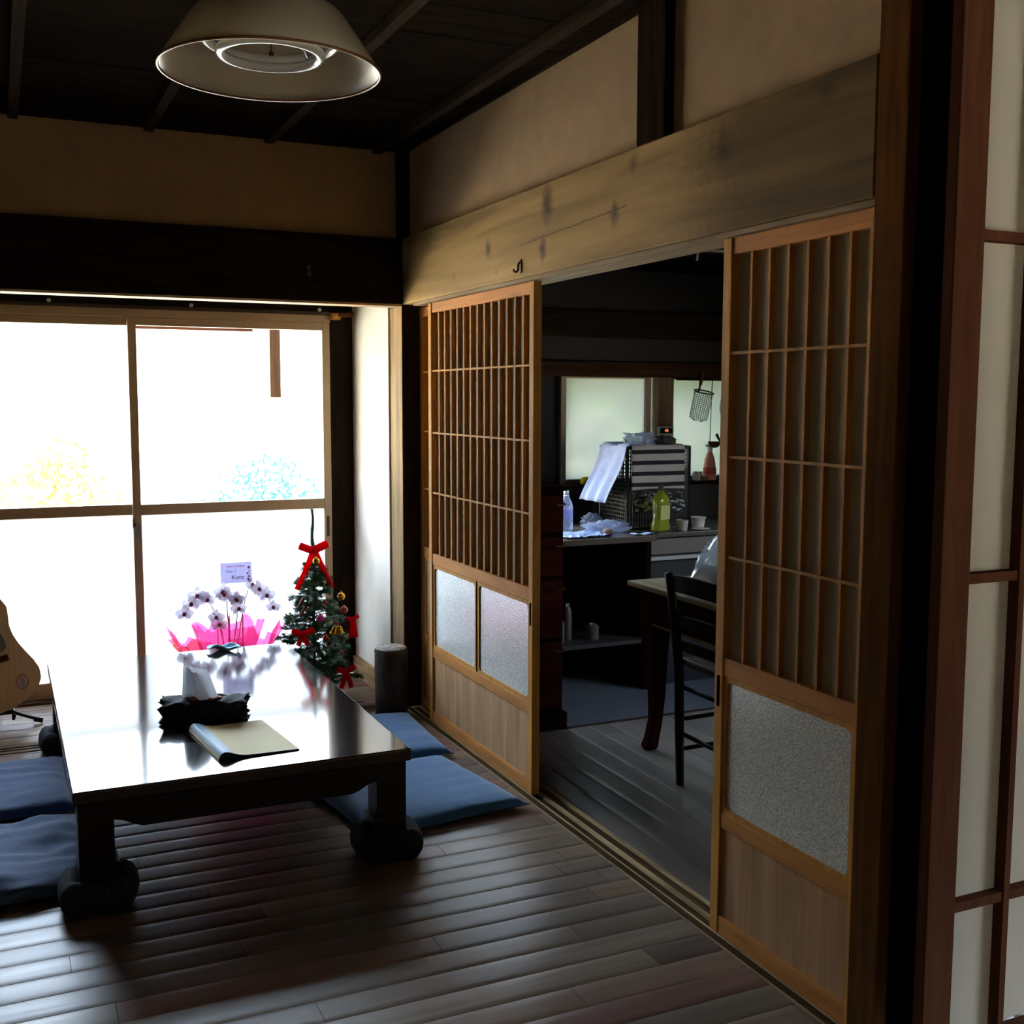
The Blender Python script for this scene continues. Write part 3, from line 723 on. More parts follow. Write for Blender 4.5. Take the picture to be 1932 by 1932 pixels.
s = MB(); s.tube([(.2475*math.cos(2*PI*i/72), .2475*math.sin(2*PI*i/72), D) for i in range(72)], .0035, 6, closed=True)
s.build('shade_rim', mat('amber rim', '#8a5a34', .35), lamp, smooth='all')
M_tube = mat('fluorescent tube glass', '#efeee6', .15)
for r, z in ((.112, D+.040), (.148, D+.070)):
    s = MB(); s.tube([(r*math.cos(2*PI*i/64), r*math.sin(2*PI*i/64), z) for i in range(64)], .0115, 10, closed=True)
    s.build('ring_tube', M_tube, lamp, smooth='all')
s = MB(); s.lathe([(.085, D+.095), (.10, D+.10), (.10, D+.135), (.05, D+.155)], 32); s.build('lamp_body', mat('grey lamp body', '#b0aba0', .4), lamp, smooth=True)
for k in range(3):
    s = MB(); a = k*2.1+.5; s.tube([(.06*math.cos(a), .06*math.sin(a), D+.12), (.115*math.cos(a), .115*math.sin(a), D+.06), (.155*math.cos(a), .155*math.sin(a), D+.098)], .003, 6); s.build('tube_clip', M_steel, lamp, smooth='all')
s = MB(); s.tube([(0, 0, D+.15), (0, 0, -.05)], .012, 10); s.lathe([(.05, -.055), (.055, -.05), (.055, -.012), (.05, -.0005)], 24); s.build('ceiling_rose', M_dark, lamp, smooth=True)
MB().tube([(0, 0, D+.10), (.002, .0, D+.045)], .0015, 5).ball((.002, 0, D+.04), .006, 6).build('pull_cord', M_post, lamp)

# ------------------------------------------------------------------ cup hooks on the beams
def hook(loc, rz, label, m):
    t = thing('wall_hook', label, 'hook', loc, (0, 0, rz), 'small hooks on the beams')
    pts = [(0, 0, .014), (0, -.006, .014), (0, -.010, .008), (0, -.010, -.010), (0, -.016, -.017), (0, -.024, -.016), (0, -.028, -.008)]
    MB().tube(pts, .0038, 8).build('hook', m, t, smooth='all'); MB().box(-.007, .007, -.003, -.0, -.02, .026).build('plate', m, t, bevel=.001)
hook((0, -1.205, 1.815), -PI/2, 'small brown hook low on the weathered beam', mat('brown hook', '#5a3020', .5))
hook((-.41, 0, 1.90), 0, 'small brass hook on the dark beam over the window', M_brass)

# ------------------------------------------------------------------ log stool
M_bark = mat('dark bark', '#382c24', .85, noise_scale=22, amt=.7, stretch=(1, 1, .35), bump=1.0, bscale=30)
t = thing('log_stool', 'dark bark covered log stool with a mottled pale top in the corner', 'stool', (-.092, -.082, 0))
s = MB(); pr = [(.066, 0), (.071, .01), (.070, .1), (.072, .2), (.071, .27), (.073, .287), (.069, .294)]
rings = []
for r, z in pr:
    rings.append([s.bm.verts.new(((r*(1+.025*noise.noise(Vector((math.cos(a)*2, math.sin(a)*2, z*9)))))*math.cos(a), r*(1+.025*noise.noise(Vector((math.cos(a)*2, math.sin(a)*2, z*9))))*math.sin(a), z)) for a in [2*PI*i/36 for i in range(36)]])
s.skin(rings); s.build('bark', M_bark, t, smooth=50)
MB().lathe([(.001, .2945), (.066, .2945), (.068, .298), (.064, .302), (.001, .304)], 36, caps=False).build('top', mat('mottled pale top', '#a8a29a', .7, noise_scale=60, amt=.6, bump=.4), t, smooth=50)

# ------------------------------------------------------------------ guitar and stand
gx, gy = -1.668, .40
gt = thing('guitar_stand', 'black tripod guitar stand on the window passage floor', 'guitar stand', (gx, gy+.02, 0))
M_bk = mat('black stand metal', '#101014', .4)
for (x, y) in ((.175, -.02), (-.20, -.08), (0, .16)):
    s = MB(); s.tube([(0, 0, .07), (x*.35, y*.35, .06), (x*.95, y*.95, .018)], .0075, 8); s.build('leg', M_bk, gt, smooth='all')
    MB().tube([(x*.85, y*.85, .022), (x*1.05, y*1.05, .012)], .0115, 10).build('rubber_foot', M_bk, gt, smooth=True)
MB().tube([(0, 0, .06), (0, .10, .55)], .009, 8).build('pole', M_bk, gt, smooth='all')
s = MB(); s.tube([(-.07, .06, .06), (-.07, -.07, .045), (-.075, -.085, .065)], .007, 8); s.tube([(.07, .06, .06), (.07, -.07, .045), (.075, -.085, .065)], .007, 8); s.tube([(-.07, .0, .055), (.07, .0, .055)], .008, 8)
s.build('cradle', M_bk, gt, smooth='all')
g = thing('acoustic_guitar', 'pale spruce acoustic guitar leaning on its stand at the left edge', 'guitar', (gx, gy-.022, .064), (math.radians(-9), 0, 0))
ang = math.radians(-14)
def gout(z):   # half width of the body at height z above its bottom
    pts = [(0, .0), (.006, .055), (.022, .105), (.05, .156), (.09, .182), (.13, .187), (.17, .176), (.22, .154), (.26, .138), (.30, .128), (.34, .125), (.38, .133), (.42, .138), (.455, .125), (.48, .08), (.49, .0)]
    for (a, wa), (b_, wb) in zip(pts, pts[1:]):
        if a <= z <= b_:
            k = (z-a)/(b_-a); return wa+(wb-wa)*k
    return 0
zs = [0, .002, .006, .012, .022, .035, .05, .07, .09, .11, .13, .15, .17, .195, .22, .24, .26, .28, .30, .32, .34, .36, .38, .40, .42, .44, .455, .47, .48, .487, .49]
loop = [(gout(z), z) for z in zs]+[(-gout(z), z) for z in zs[-2:0:-1]]
def rot(p):
    x, y, z = p; zc = z-.12
    return (x*math.cos(ang)+zc*math.sin(ang), y, -x*math.sin(ang)+zc*math.cos(ang)+.12)
s = MB(); s.prism([rot((x, 0, z)) for x, z in loop], (0, .10, 0)); s.build('body', mat('guitar side wood', '#7a4a2c', .3), g)
s = MB(); s.prism([rot((x*.995, -.003, z)) for x, z in loop], (0, .003, 0)); s.build('soundboard', mat('spruce top', '#f2cf9c', .35, noise_scale=90, amt=.08, stretch=(1, 1, .05)), g)
s = MB(); s.box(-.085, .085, -.012, -.003, .203, .228); o = s.build('bridge', M_post, g, bevel=.003)
for v in o.data.vertices: v.co = rot(v.co)
s = MB(); s.box(-.04, .04, -.015, -.012, .217, .221); o = s.build('saddle', M_white, g)
for v in o.data.vertices: v.co = rot(v.co)
s = MB(); s.lathe([(.001, -.0036), (.05, -.0036), (.05, -.0032)], 32, (0, 0, .355), ax='y'); o = s.build('sound_hole', M_black, g)
for v in o.data.vertices: v.co = rot(v.co)
pk = [(.048, .33), (.06, .31), (.085, .25), (.092, .215), (.088, .19), (.07, .178), (.05, .19), (.04, .22), (.034, .262), (.047, .28), (.052, .30)]
s = MB(); s.prism([rot((x, -.0045, z+.065)) for x, z in pk], (0, .0012, 0)); s.build('pickguard', mat('grey pickguard', '#7d8078', .25), g)
s = MB(); s.box(-.027, .027, -.02, -.003, .36, .50); s.box(-.027, .027, -.02, .0, .5, .86); s.box(-.024, .024, -.0, .02, .49, .86); o = s.build('neck', M_post, g)
for v in o.data.vertices: v.co = rot(v.co)
s = MB(); s.box(-.036, .036, -.006, .012, .86, 1.02); o = s.build('headstock', M_post, g, bevel=.004)
for v in o.data.vertices: v.co = rot(v.co)
s = MB()
for i in range(6):
    x = -.02+.008*i; s.tube([(x, -.018, .218), (x*.8, -.024, .5), (x*.8, -.02, .86)], .0006, 4)
o = s.build('strings', M_chrome, g)
for v in o.data.vertices: v.co = rot(v.co)
s = MB(); s.lathe([(.001, -.0042), (.024, -.0042), (.0245, -.003)], 28, (.110, 0, .125), ax='y', sy=1.35); o = s.build('sticker', mat('pink sticker', '#c88a80', .5), g)
s2 = MB(); s2.lathe([(.001, -.0050), (.019, -.0050), (.0192, -.0042)], 28, (.110, 0, .125), ax='y', sy=1.35); s2.build('sticker_centre', mat('white sticker centre', '#d8ccc0', .5), o)
s2 = MB(); s2.tube([(.104, -.0055, .138), (.116, -.0055, .130), (.105, -.0055, .119), (.117, -.0055, .111)], .0022, 5); s2.build('sticker_mark', mat('red mark', '#b0604c', .5), o)

# ------------------------------------------------------------------ christmas tree
TX, TY = -.318, .36
tree = thing('christmas_tree', 'small artificial christmas tree with frosted green needles by the window', 'christmas tree', (TX, TY, 0))
M_need = mat('green needles', '#3c6c48', .6, noise_scale=12, amt=.5)
M_need2 = mat('frosted needles', '#8fa89a', .6)
MB().tube([(0, 0, .03), (0, 0, .45), (.003, 0, .85)], [.008, .006, .002], 8).build('trunk', mat('tree trunk', '#2a3020', .7), tree)
s = MB()
for k in range(3):
    a = k*2*PI/3; s.tube([(0, 0, .05), (.06*math.cos(a), .06*math.sin(a), .008)], .005, 6)
s.build('stand', M_dark, tree)
s = MB(); s2 = MB()
def needles(sb, pts, L, n, r0=.004):
    for i in range(n):
        u = i/(n-1)*(len(pts)-1); j = min(int(u), len(pts)-2); p = pts[j].lerp(pts[j+1], u-j); d = (pts[j+1]-pts[j]).normalized()
        o = d.orthogonal().normalized(); o.rotate(Matrix.Rotation(R.uniform(0, 2*PI), 3, d))
        tip = p+(o*.85+d*.5).normalized()*L*R.uniform(.7, 1.15); sd = d.cross(o)*.0023
        v = [sb.bm.verts.new(q) for q in (p-sd, p+sd, tip)]; sb.bm.faces.new(v)
for bi in range(150):
    k = (bi/149)**.9; z = .04+.58*k+R.uniform(-.012, .012); rad = .205*(1-k)**.85+.035; a = bi*2.39996+R.uniform(-.3, .3)
    rr = rad*R.uniform(.6, 1.1); sag = R.uniform(-.03, .03)
    pts = [Vector((math.cos(a)*rr*q, math.sin(a)*rr*q, z+.05*q-.045*q*q+sag*q)) for q in (0.02, .3, .6, .85, 1)]
    s.tube(pts, .0013, 4); fz = .78 if rr < .17 else .6
    needles(s if R.random() < fz else s2, pts, .021, int(40+130*rr/.2))
    for q in (.5, .75):
        for e in (-1, 1):
            p0 = pts[1].lerp(pts[-1], q); a2 = a+e*.8; tw = [p0, p0+Vector((math.cos(a2), math.sin(a2), R.uniform(-.1, .4)))*(.055*(rr/.2)*(1.25-q)+.012)]
            needles(s if R.random() < fz else s2, tw, .018, int(32*rr/.2)+10)
pts = [Vector((.003*math.sin(z*40), .002*math.cos(z*50), z)) for z in [.60+.03*i for i in range(10)]]
s.tube(pts, [(.0125-.0075*i/9)*(1+.25*math.sin(i*2.3)) for i in range(10)], 6); needles(s, pts, .018, 420); needles(s, pts, .012, 300); needles(s2, pts, .014, 200)
s.build('foliage', M_need, tree); s2.build('frosted_foliage', M_need2, tree)
def ribbon(s, pts, w, nrm=Vector((0, 1, 0))):
    pts = [Vector(p) for p in pts]; L = []
    for i, p in enumerate(pts):
        d = (pts[min(i+1, len(pts)-1)]-pts[max(i-1, 0)]).normalized(); sd = d.cross(nrm).normalized()*w/2
        L.append((s.bm.verts.new(p-sd), s.bm.verts.new(p+sd)))
    for a, b_ in zip(L, L[1:]): s.bm.faces.new((a[0], a[1], b_[1], b_[0]))
def bow(loc, sc, label, tails=True, tl=.15, tw=.022, m=None, rz=0, spread=.42):
    m = m or M_red
    t = thing('ribbon_bow', label, 'bow', loc, (0, 0, rz), 'red bows on the christmas tree')
    for e in (-1, 1):
        s = MB(); n = 14; p = []
        for i in range(n+1):
            a = PI*2*i/n; p.append((e*sc*(.5-.5*math.cos(a)), -.010*math.sin(a)*sc*12-.004, sc*.42*(.5-.5*math.cos(a))+.002*e))
        ribbon(s, p, sc*.5, Vector((e*-.4, .15, 1)).cross(Vector((0, 1, 0))).normalized() if 0 else Vector((0, 1, .0)))
        s.build('loop', m, t, smooth='all', solid=.0015)
        if tails:
            s = MB(); ribbon(s, [(e*.004, -.006, 0), (e*tl*spread*.4, -.014, -tl*.35), (e*tl*spread*.75, -.012, -tl*.68), (e*tl*spread*1.1, -.006, -tl)], tw); s.build('tail', m, t, smooth='all', solid=.0012)
    MB().ball((0, -.010, 0), sc*.16, 8).build('knot', m, t, smooth='all')
    return t
bow((-.322, .33, .685), .068, 'large red ribbon bow with long tails near the tip of the tree', tl=.175, tw=.026)
bow((-.405, .215, .325), .05, 'dark red bow low on the left of the tree', tl=.05, tw=.02, rz=-.3)
bow((-.168, .245, .37), .03, 'small red bow with golden edges on the right of the tree', tl=.085, tw=.02, spread=.15)
bow((-.215, .20, .14), .045, 'red bow with tails under the lowest branches', tl=.075, tw=.022, spread=.3)
def ball(loc, r, m, label, name='bauble'):
    t = thing(name, label, 'ornament', loc, (0, 0, 0), 'baubles hanging in the christmas tree')
    MB().ball((0, 0, 0), r, 12).build('ball', m, t, smooth='all')
    MB().lathe([(r*.3, r*.95), (r*.3, r*1.2), (r*.1, r*1.25)], 10).tube([(0, 0, r*1.2), (0, .002, r*1.7)], .0007, 4).build('cap', M_gold, t)
    return t
M_bred = mat('shiny red', '#c03038', .15, spec=.8); M_bpink = mat('shiny magenta', '#c040a0', .15, spec=.8); M_borg = mat('shiny copper', '#b05a28', .2, metal=.8)
ball((-.322, .285, .642), .017, M_gold, 'gold bauble hanging under the big bow')
ball((-.212, .27, .475), .018, M_gold, 'gold bauble below the right tail of the big bow')
ball((-.205, .25, .415), .018, M_bred, 'shiny red bauble on the right side of the tree')
ball((-.330, .20, .395), .019, M_bpink, 'magenta bauble in the middle of the tree')
ball((-.308, .19, .305), .015, M_borg, 'copper bauble beside the golden bells')
ball((-.285, .27, .45), .010, M_bred, 'tiny dark red bauble near the trunk')
ball((-.30, .28, .40-.06), .016, mat('silver bauble', '#c8d0dc', .15, metal=.9), 'silver bauble left of the golden bells')
ball((-.238, .17, .235), .009, M_bred, 'tiny red bauble in the lower branches')
def bell(loc, label, rx):
    t = thing('golden_bell', label, 'bell', loc, (0, rx, 0), 'golden bells hanging in the christmas tree')
    MB().lathe([(.003, .036), (.009, .034), (.012, .022), (.014, .008), (.021, 0)], 20, caps=False).build('bell_body', M_gold, t, smooth='all', solid=.001)
    MB().ball((0, 0, .001), .005, 6).build('clapper', M_gold, t); MB().tube([(0, 0, .035), (0, .003, .052)], .001, 4).build('loop', M_red, t)
bell((-.238, .20, .318), 'golden bell on the right of the pair', -.15); bell((-.268, .205, .320), 'golden bell on the left of the pair', .3)
# candy stick shapes on the left branches
for i, (l, rz) in enumerate((((-.403, .25, .46), .6), ((-.395, .24, .425), .5))):
    o = MB().tube([(-.012, 0, -.02), (.0, 0, .004), (.012, 0, .022)], .007, 8).build('ribbon_roll', mat('dark red roll', '#8a2420', .5), None, smooth='all'); o.location = l
    tag(o, ['dark red roll ornament at the tail of the big bow, upper one', 'dark red roll ornament on the left branches, lower one'][i], 'ornament', 'dark red roll ornaments')
# power cord on the floor
s = MB(); P = [(-.30, .33, .006), (-.24, .20, .006), (-.19, .14, .010), (-.16, .10, .014), (-.175, .045, .014), (-.21, .02, .011), (-.23, -.05, .006), (-.2, -.10, .006), (-.175, -.06, .006), (-.20, .0, .012)]
pp = []
for i in range(len(P)-1):
    p0, p1, p2, p3 = [Vector(P[max(0, min(len(P)-1, i+k))]) for k in (-1, 0, 1, 2)]
    for q in range(6):
        u = q/6; pp.append(.5*((2*p1)+(p2-p0)*u+(2*p0-5*p1+4*p2-p3)*u*u+(3*p1-p0-3*p2+p3)*u**3))
o = s.tube(pp, .0028, 6).build('power_cord', M_bk, None, smooth='all'); tag(o, 'thin dark cord looping on the floor beside the log stool', 'cord')

# ------------------------------------------------------------------ potted orchid with pink wrapping
ox, oy = -.705, .40
orc = thing('potted_orchid', 'white moth orchid in crinkled pink wrapping behind the table', 'orchid', (ox, oy, 0))
MB().lathe([(.07, 0), (.10, .17), (.105, .18), (.095, .18), (.09, .15)], 24).build('pot', mat('white pot', '#e0dcd8', .4), orc, smooth=True)
M_wrap = clear('pink film wrapping', tint=(1, .5, .75), body=.38, bodycol='#ff4f9a', rough=.2)
M_wrap2 = clear('coral film wrapping', tint=(1, .55, .5), body=.5, bodycol='#ff6a60', rough=.2)
def wrap(rt, rb, z0, z1, seed, a0, a1, n=40):
    s = MB()
    def f(u, v):
        a = a0+(a1-a0)*u; r = rb+(rt-rb)*v**1.2; zz = z0+(z1-z0)*v
        j = noise.noise(Vector((math.cos(a)*2.6+seed, math.sin(a)*2.6, v*2.2)))
        j2 = abs(noise.noise(Vector((a*3.1+seed, v*1.5, seed))))
        return ((r*(1+.28*j*v))*math.cos(a), (r*(1+.25*j*v))*math.sin(a)*.6, zz+v*(.10*j2+.05*j))
    s.grid(f, n, 8); return s
wrap(.245, .10, .05, .30, 2, 0, 2*PI, 54).build('outer_wrapping', M_wrap, orc)
wrap(.15, .09, .10, .35, 9, 0, 2*PI, 44).build('inner_wrapping', M_wrap, orc)
wrap(.255, .11, .06, .29, 5, PI*.95, PI*1.32, 20).build('coral_wrapping', M_wrap2, orc)
M_pet = paper('orchid petal', '#dcd6e2', .5); M_lip = mat('orchid lip', '#a04868', .6); M_stem = mat('dark orchid stem', '#6a3040', .6); M_pink = mat('pink stake', '#e0305c', .5)
def flower(c, r, yaw_, tilt=0):
    s = MB(); m3 = Matrix.Rotation(yaw_, 3, 'Z') @ Matrix.Rotation(tilt, 3, 'X'); c = Vector(c)
    for k, (aa, w_, l_) in enumerate(((PI/2, .34, 1), (PI/2+2.25, .32, .95), (PI/2-2.25, .32, .95), (PI*.03, .5, 1.05), (PI*.97, .5, 1.05))):
        d = Vector((math.cos(aa), 0, math.sin(aa))); n_ = Vector((-math.sin(aa), 0, math.cos(aa))); pts = []
        for i in range(8):
            u = i/7; wv = w_*math.sin(PI*min(1, u*.86+.08))*r; p = d*(u*l_*r)+Vector((0, -.12*r*math.sin(PI*u), 0)); pts.append((p-n_*wv, p+Vector((0, -.05*r, 0)), p+n_*wv))
        V = [[s.bm.verts.new(c+m3 @ q) for q in row] for row in pts]
        for a, b_ in zip(V, V[1:]):
            for j in range(2): s.bm.faces.new((a[j], a[j+1], b_[j+1], b_[j]))
    o = s.build('flower', M_pet, orc, smooth='all')
    MB().ball(c+m3 @ Vector((0, -.15*r, -.05*r)), r*.22, 6, 1.2).build('lip', M_lip, o)
stems = [([(0, 0, .15), (-.03, -.02, .33), (-.08, -.04, .47), (-.14, -.06, .51), (-.20, -.07, .42)], [.55, .66, .76, .86, .96]),
         ([(.02, 0, .15), (0, -.02, .4), (-.01, -.05, .50), (-.035, -.08, .53)], [.66, .8, .93]),
         ([(.03, 0, .15), (.06, -.02, .38), (.10, -.03, .53), (.16, -.05, .50), (.20, -.06, .42)], [.58, .70, .82, .95]),
         ([(-.02, -.03, .15), (-.03, -.06, .30), (-.05, -.08, .40), (-.08, -.10, .44)], [.6, .8]),
         ([(.0, -.03, .15), (.02, -.07, .32), (.03, -.09, .44), (.02, -.10, .50)], [.7, .9, 1.0])]
for P, ts in stems:
    P = [Vector(p) for p in P]; pp = []
    for i in range(len(P)-1):
        p0, p1, p2, p3 = [P[max(0, min(len(P)-1, i+k))] for k in (-1, 0, 1, 2)]
        for q in range(6):
            u = q/6; pp.append(.5*((2*p1)+(p2-p0)*u+(2*p0-5*p1+4*p2-p3)*u*u+(3*p1-p0-3*p2+p3)*u**3))
    pp.append(P[-1]); MB().tube(pp, .0022, 6).build('stem', M_stem, orc, smooth='all')
    for k in ts:
        q = pp[min(len(pp)-1, int(k*(len(pp)-1)))]; flower(q+Vector((R.uniform(-.008, .008), -.008, R.uniform(-.006, .008))), R.uniform(.034, .043), R.uniform(-.6, .6), R.uniform(-.3, .3))
for (x, z1, r) in ((-.005, .415, .006), (.055, .44, .004), (-.055, .40, .003)):
    MB().tube([(x, -.06, .15), (x+.002, -.07, z1)], [r, r*.5], 6).build('stake', M_pink, orc)
s = MB()
for a, l in ((.4, .13), (2.6, .14), (3.6, .11), (5.4, .12)):
    s.grid(lambda u, v: (math.cos(a)*l*u-math.sin(a)*(v-.5)*.05*math.sin(PI*(u*.8+.1)), math.sin(a)*l*u+math.cos(a)*(v-.5)*.05*math.sin(PI*(u*.8+.1)), .19+.07*math.sin(PI*u*.8)), 8, 2)
s.build('leaf', mat('orchid leaf', '#2f5a34', .4), orc, smooth='all')
# greeting card on a pick
def text_part(name, body, size, loc, m, parent, rx=PI/2, bold=0, shear=0):
    cu = bpy.data.curves.new(name, 'FONT'); cu.body = body; cu.size = size; cu.align_x = 'CENTER'; cu.align_y = 'CENTER'; cu.extrude = .0002; cu.offset = bold; cu.shear = shear
    tmp = bpy.data.objects.new(name+'_src', cu); C.objects.link(tmp)
    dg = bpy.context.evaluated_depsgraph_get(); me = bpy.data.meshes.new_from_object(tmp.evaluated_get(dg)); bpy.data.objects.remove(tmp)
    me.materials.clear(); me.materials.append(m); o = bpy.data.objects.new(name, me); C.objects.link(o); o.parent = parent; o.location = loc; o.rotation_euler = (rx, 0, 0)
    return o
cd = thing('greeting_card', 'lilac white greeting card on a pick above the orchid', 'card', (-.668, .355, .60))
B(-.069, .069, 0, .001, -.0455, .0475).build('card', paper('lilac white card', '#dcd8ee', .5), cd)
MB().tube([(0, .003, -.04), (0, .01, -.40)], .0015, 5).build('pick', M_white, cd)
M_txr = mat('red print', '#c83c64', .6); M_txb = mat('dark ink', '#3c3858', .6)
text_part('red_print', 'HELLO WORKS', .0115, (-.002, -.0006, .030), M_txr, cd, bold=.0002)
text_part('small_writing', 'Dear', .015, (-.028, -.0006, .008), M_txb, cd)
text_part('large_writing', 'Kuro', .026, (.006, -.0006, -.020), M_txb, cd, bold=.0003)
B(-.004, -.003, -.0008, 0, -.002, .02).build('ink_line', M_txb, cd)
s = MB()
for (x, z, r) in ((.056, .022, .006), (.050, -.004, .0045), (.056, -.018, .005), (.052, -.030, .005), (.058, -.038, .006), (.058, .006, .003)):
    s.lathe([(.0001, -.0008), (r, -.0008), (r, -.0001)], 10, (x, 0, z), ax='y')
s.build('printed_flowers', M_txr, cd)

# ------------------------------------------------------------------ kitchen furniture
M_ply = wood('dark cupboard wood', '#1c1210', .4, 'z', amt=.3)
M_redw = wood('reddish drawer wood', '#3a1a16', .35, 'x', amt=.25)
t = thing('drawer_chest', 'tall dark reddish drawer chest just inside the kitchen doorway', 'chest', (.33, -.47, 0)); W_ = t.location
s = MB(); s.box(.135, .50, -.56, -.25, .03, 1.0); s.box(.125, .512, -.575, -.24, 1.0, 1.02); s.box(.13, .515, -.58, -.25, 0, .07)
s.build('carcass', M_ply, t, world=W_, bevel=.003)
for z0, z1 in ((.09, .37), (.39, .63), (.65, .81), (.83, .98)):
    o = B(.15, .494, -.572, -.560, z0, z1).build('drawer', M_redw, t, world=W_, bevel=.002)
    MB().tube([(.455, -.575, z1-.03), (.455, -.59, z1-.035), (.495, -.59, z1-.035), (.495, -.575, z1-.03)], .0035, 6).build('handle', M_brass, o, world=W_)
# left work counter with an open shelf below
t = thing('work_counter', 'dark kitchen counter with an open lower shelf and steel edge', 'counter', (1.0, .5, -.12)); W_ = t.location
B(.55, 1.425, .19, .90, .655, .685).build('worktop', mat('worktop', '#5a5048', .3, noise_scale=4, amt=.15), t, world=W_, bevel=.003)
s = MB(); s.box(.56, .585, .22, .89, -.119, .655); s.box(1.385, 1.41, .22, .89, -.119, .655); s.box(.585, 1.385, .86, .885, -.119, .655); s.box(.98, 1.0, .5, .86, .16, .655)
s.build('cabinet_sides', M_ply, t, world=W_)
B(.585, 1.385, .21, .86, .13, .150).build('lower_shelf', mat('shelf board', '#2c2826', .5), t, world=W_)
# sink unit to the right
t = thing('sink_cabinet', 'beige fronted sink cabinet to the right of the counter', 'cabinet', (2.0, .55, -.12)); W_ = t.location
B(1.43, 2.59, .24, .885, .665, .688).build('sink_top', mat('sink top', '#6a6662', .25, metal=.4), t, world=W_, bevel=.003)
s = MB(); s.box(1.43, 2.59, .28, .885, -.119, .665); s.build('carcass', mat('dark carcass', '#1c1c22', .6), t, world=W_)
for x0, x1 in ((1.435, 1.86), (1.87, 2.25), (2.26, 2.59)):
    B(x0, x1, .262, .28, .575, .655).build('drawer_front', mat('beige cabinet front', '#6e685e', .5), t, world=W_, bevel=.002)
B(1.43, 2.59, .255, .28, .545, .563).build('pale_strip', mat('pale strip', '#b4b4b0', .4), t, world=W_)
B(1.43, 2.59, .865, .885, .69, .88).build('splashback', mat('grey splashback', '#4a4846', .5), t, world=W_)
# things on the lower shelf
M_jar = mat('grey brown jar', '#4a423c', .4)
for i, (x, y, r, h, lb) in enumerate(((.93, .32, .032, .13, 'tall grey jar on the lower counter shelf, left'), (1.0, .36, .024, .19, 'slim tall bottle on the lower counter shelf'), (1.13, .33, .034, .085, 'short pale jar on the lower counter shelf, right'))):
    t = thing('storage_jar', lb, 'jar', (x, y, .150), group='jars on the lower shelf')
    MB().lathe([(r, 0), (r, h*.75), (r*.7, h*.85), (r*.6, h*.9)], 18).build('body', M_jar, t, smooth=True)
    MB().lathe([(r*.65, h*.9), (r*.65, h), (r*.3, h)], 16).build('lid', M_steel, t, smooth=True)
# small items along the sill shelf and counter
o = MB().lathe([(.001, 0), (.028, 0), (.034, .012), (.030, .03), (.018, .04), (.001, .041)], 18, sy=.6).build('yellow_sponge', mat('yellow sponge', '#d8c820', .8), None, smooth='all'); o.location = (1.355, .83, .905); tag(o, 'yellow scrubbing sponge on the sill shelf', 'sponge')
o = MB().box(-.05, .05, -.02, .02, 0, .03).build('magenta_box', mat('magenta box', '#7a1a5a', .6), None, bevel=.006); o.location = (1.49, .84, .905); tag(o, 'small dark magenta packet on the sill shelf', 'packet')
o = MB().ball((0, 0, .012), .014, 8, .85).build('white_eraser_sponge', M_white, None, smooth='all'); o.location = (1.405, .825, .905); tag(o, 'tiny white sponge beside the yellow one', 'sponge')
M_pet_b = clear('clear plastic bottle', tint=(.82, .88, 1), ior=1.5, body=.18, bodycol='#b8c8e8')
t = thing('plastic_bottle', 'clear empty plastic bottle at the left of the counter', 'bottle', (1.115, .60, .686))
MB().lathe([(.030, 0), (.036, .006), (.036, .05), (.034, .055), (.036, .06), (.036, .115), (.030, .145), (.016, .172), (.013, .18), (.013, .195)], 22).build('body', M_pet_b, t, smooth='all')
MB().lathe([(.016, .178), (.016, .182), (.013, .183)], 18).lathe([(.0135, .19), (.0145, .192), (.0145, .206), (.012, .208)], 18).build('neck_ring', M_white, t, smooth=True)
MB().lathe([(.0365, .06), (.0368, .061), (.0368, .11), (.0365, .111)], 22, caps=False).build('label_sleeve', clear('label sleeve', tint=(.75, .7, .85), body=.4, bodycol='#8a88b0'), t, smooth='all')
t = thing('detergent_bottle', 'translucent yellow green detergent bottle on the counter', 'bottle', (1.545, .350, .6885), (0, 0, .25))
M_det = clear('green plastic', tint=(.9, .95, .35), ior=1.5, body=.6, bodycol='#d8e45c')
s = MB(); rings = []
for z, w_, d_ in ((0, .050, .032), (.006, .056, .036), (.03, .056, .036), (.05, .048, .033), (.07, .046, .032), (.12, .046, .032), (.145, .050, .034), (.165, .050, .034), (.185, .034, .026), (.20, .017, .015), (.212, .014, .014)):
    rings.append([s.bm.verts.new((math.copysign(abs(math.cos(a))**.7, math.cos(a))*w_, math.copysign(abs(math.sin(a))**.7, math.sin(a))*d_, z)) for a in [2*PI*i/28 for i in range(28)]])
s.skin(rings); s.build('body', M_det, t, smooth='all')
MB().lathe([(.014, .212), (.015, .214), (.015, .232), (.010, .238)], 16).build('cap', mat('green cap', '#2c5a38', .4), t, smooth=True)
s = MB(); s.prism([(math.cos(a)*.05, math.sin(a)*.031, .004) for a in [2*PI*i/24 for i in range(24)]], (0, 0, .022)); s.build('liquid', mat('yellow liquid', '#a8a800', .2), t)
s = MB(); s.box(-.034, .034, -.0345, -.0335, .06, .135); s.build('label_sticker', mat('pale label', '#d8dc90', .4), t)
t = thing('paper_cup', 'white cup on the sink top next to the detergent bottle', 'cup', (1.655, .31, .6885))
MB().lathe([(.026, 0), (.032, .055), (.030, .055), (.024, .004)], 20).build('body', mat('grey white cup', '#b8b8b4', .5), t, smooth=True)
t = thing('food_tub', 'stack of white plastic tubs on the sink top', 'tub', (1.805, .385, .6885), group='white tubs on the sink top')
MB().lathe([(.03, 0), (.036, .03), (.038, .031), (.038, .036)], 24).build('lower_tub', M_white, t, smooth=True); MB().lathe([(.034, .036), (.041, .052), (.043, .053), (.043, .058), (.038, .058), (.034, .044)], 24).build('upper_tub', M_white, t, smooth=True)
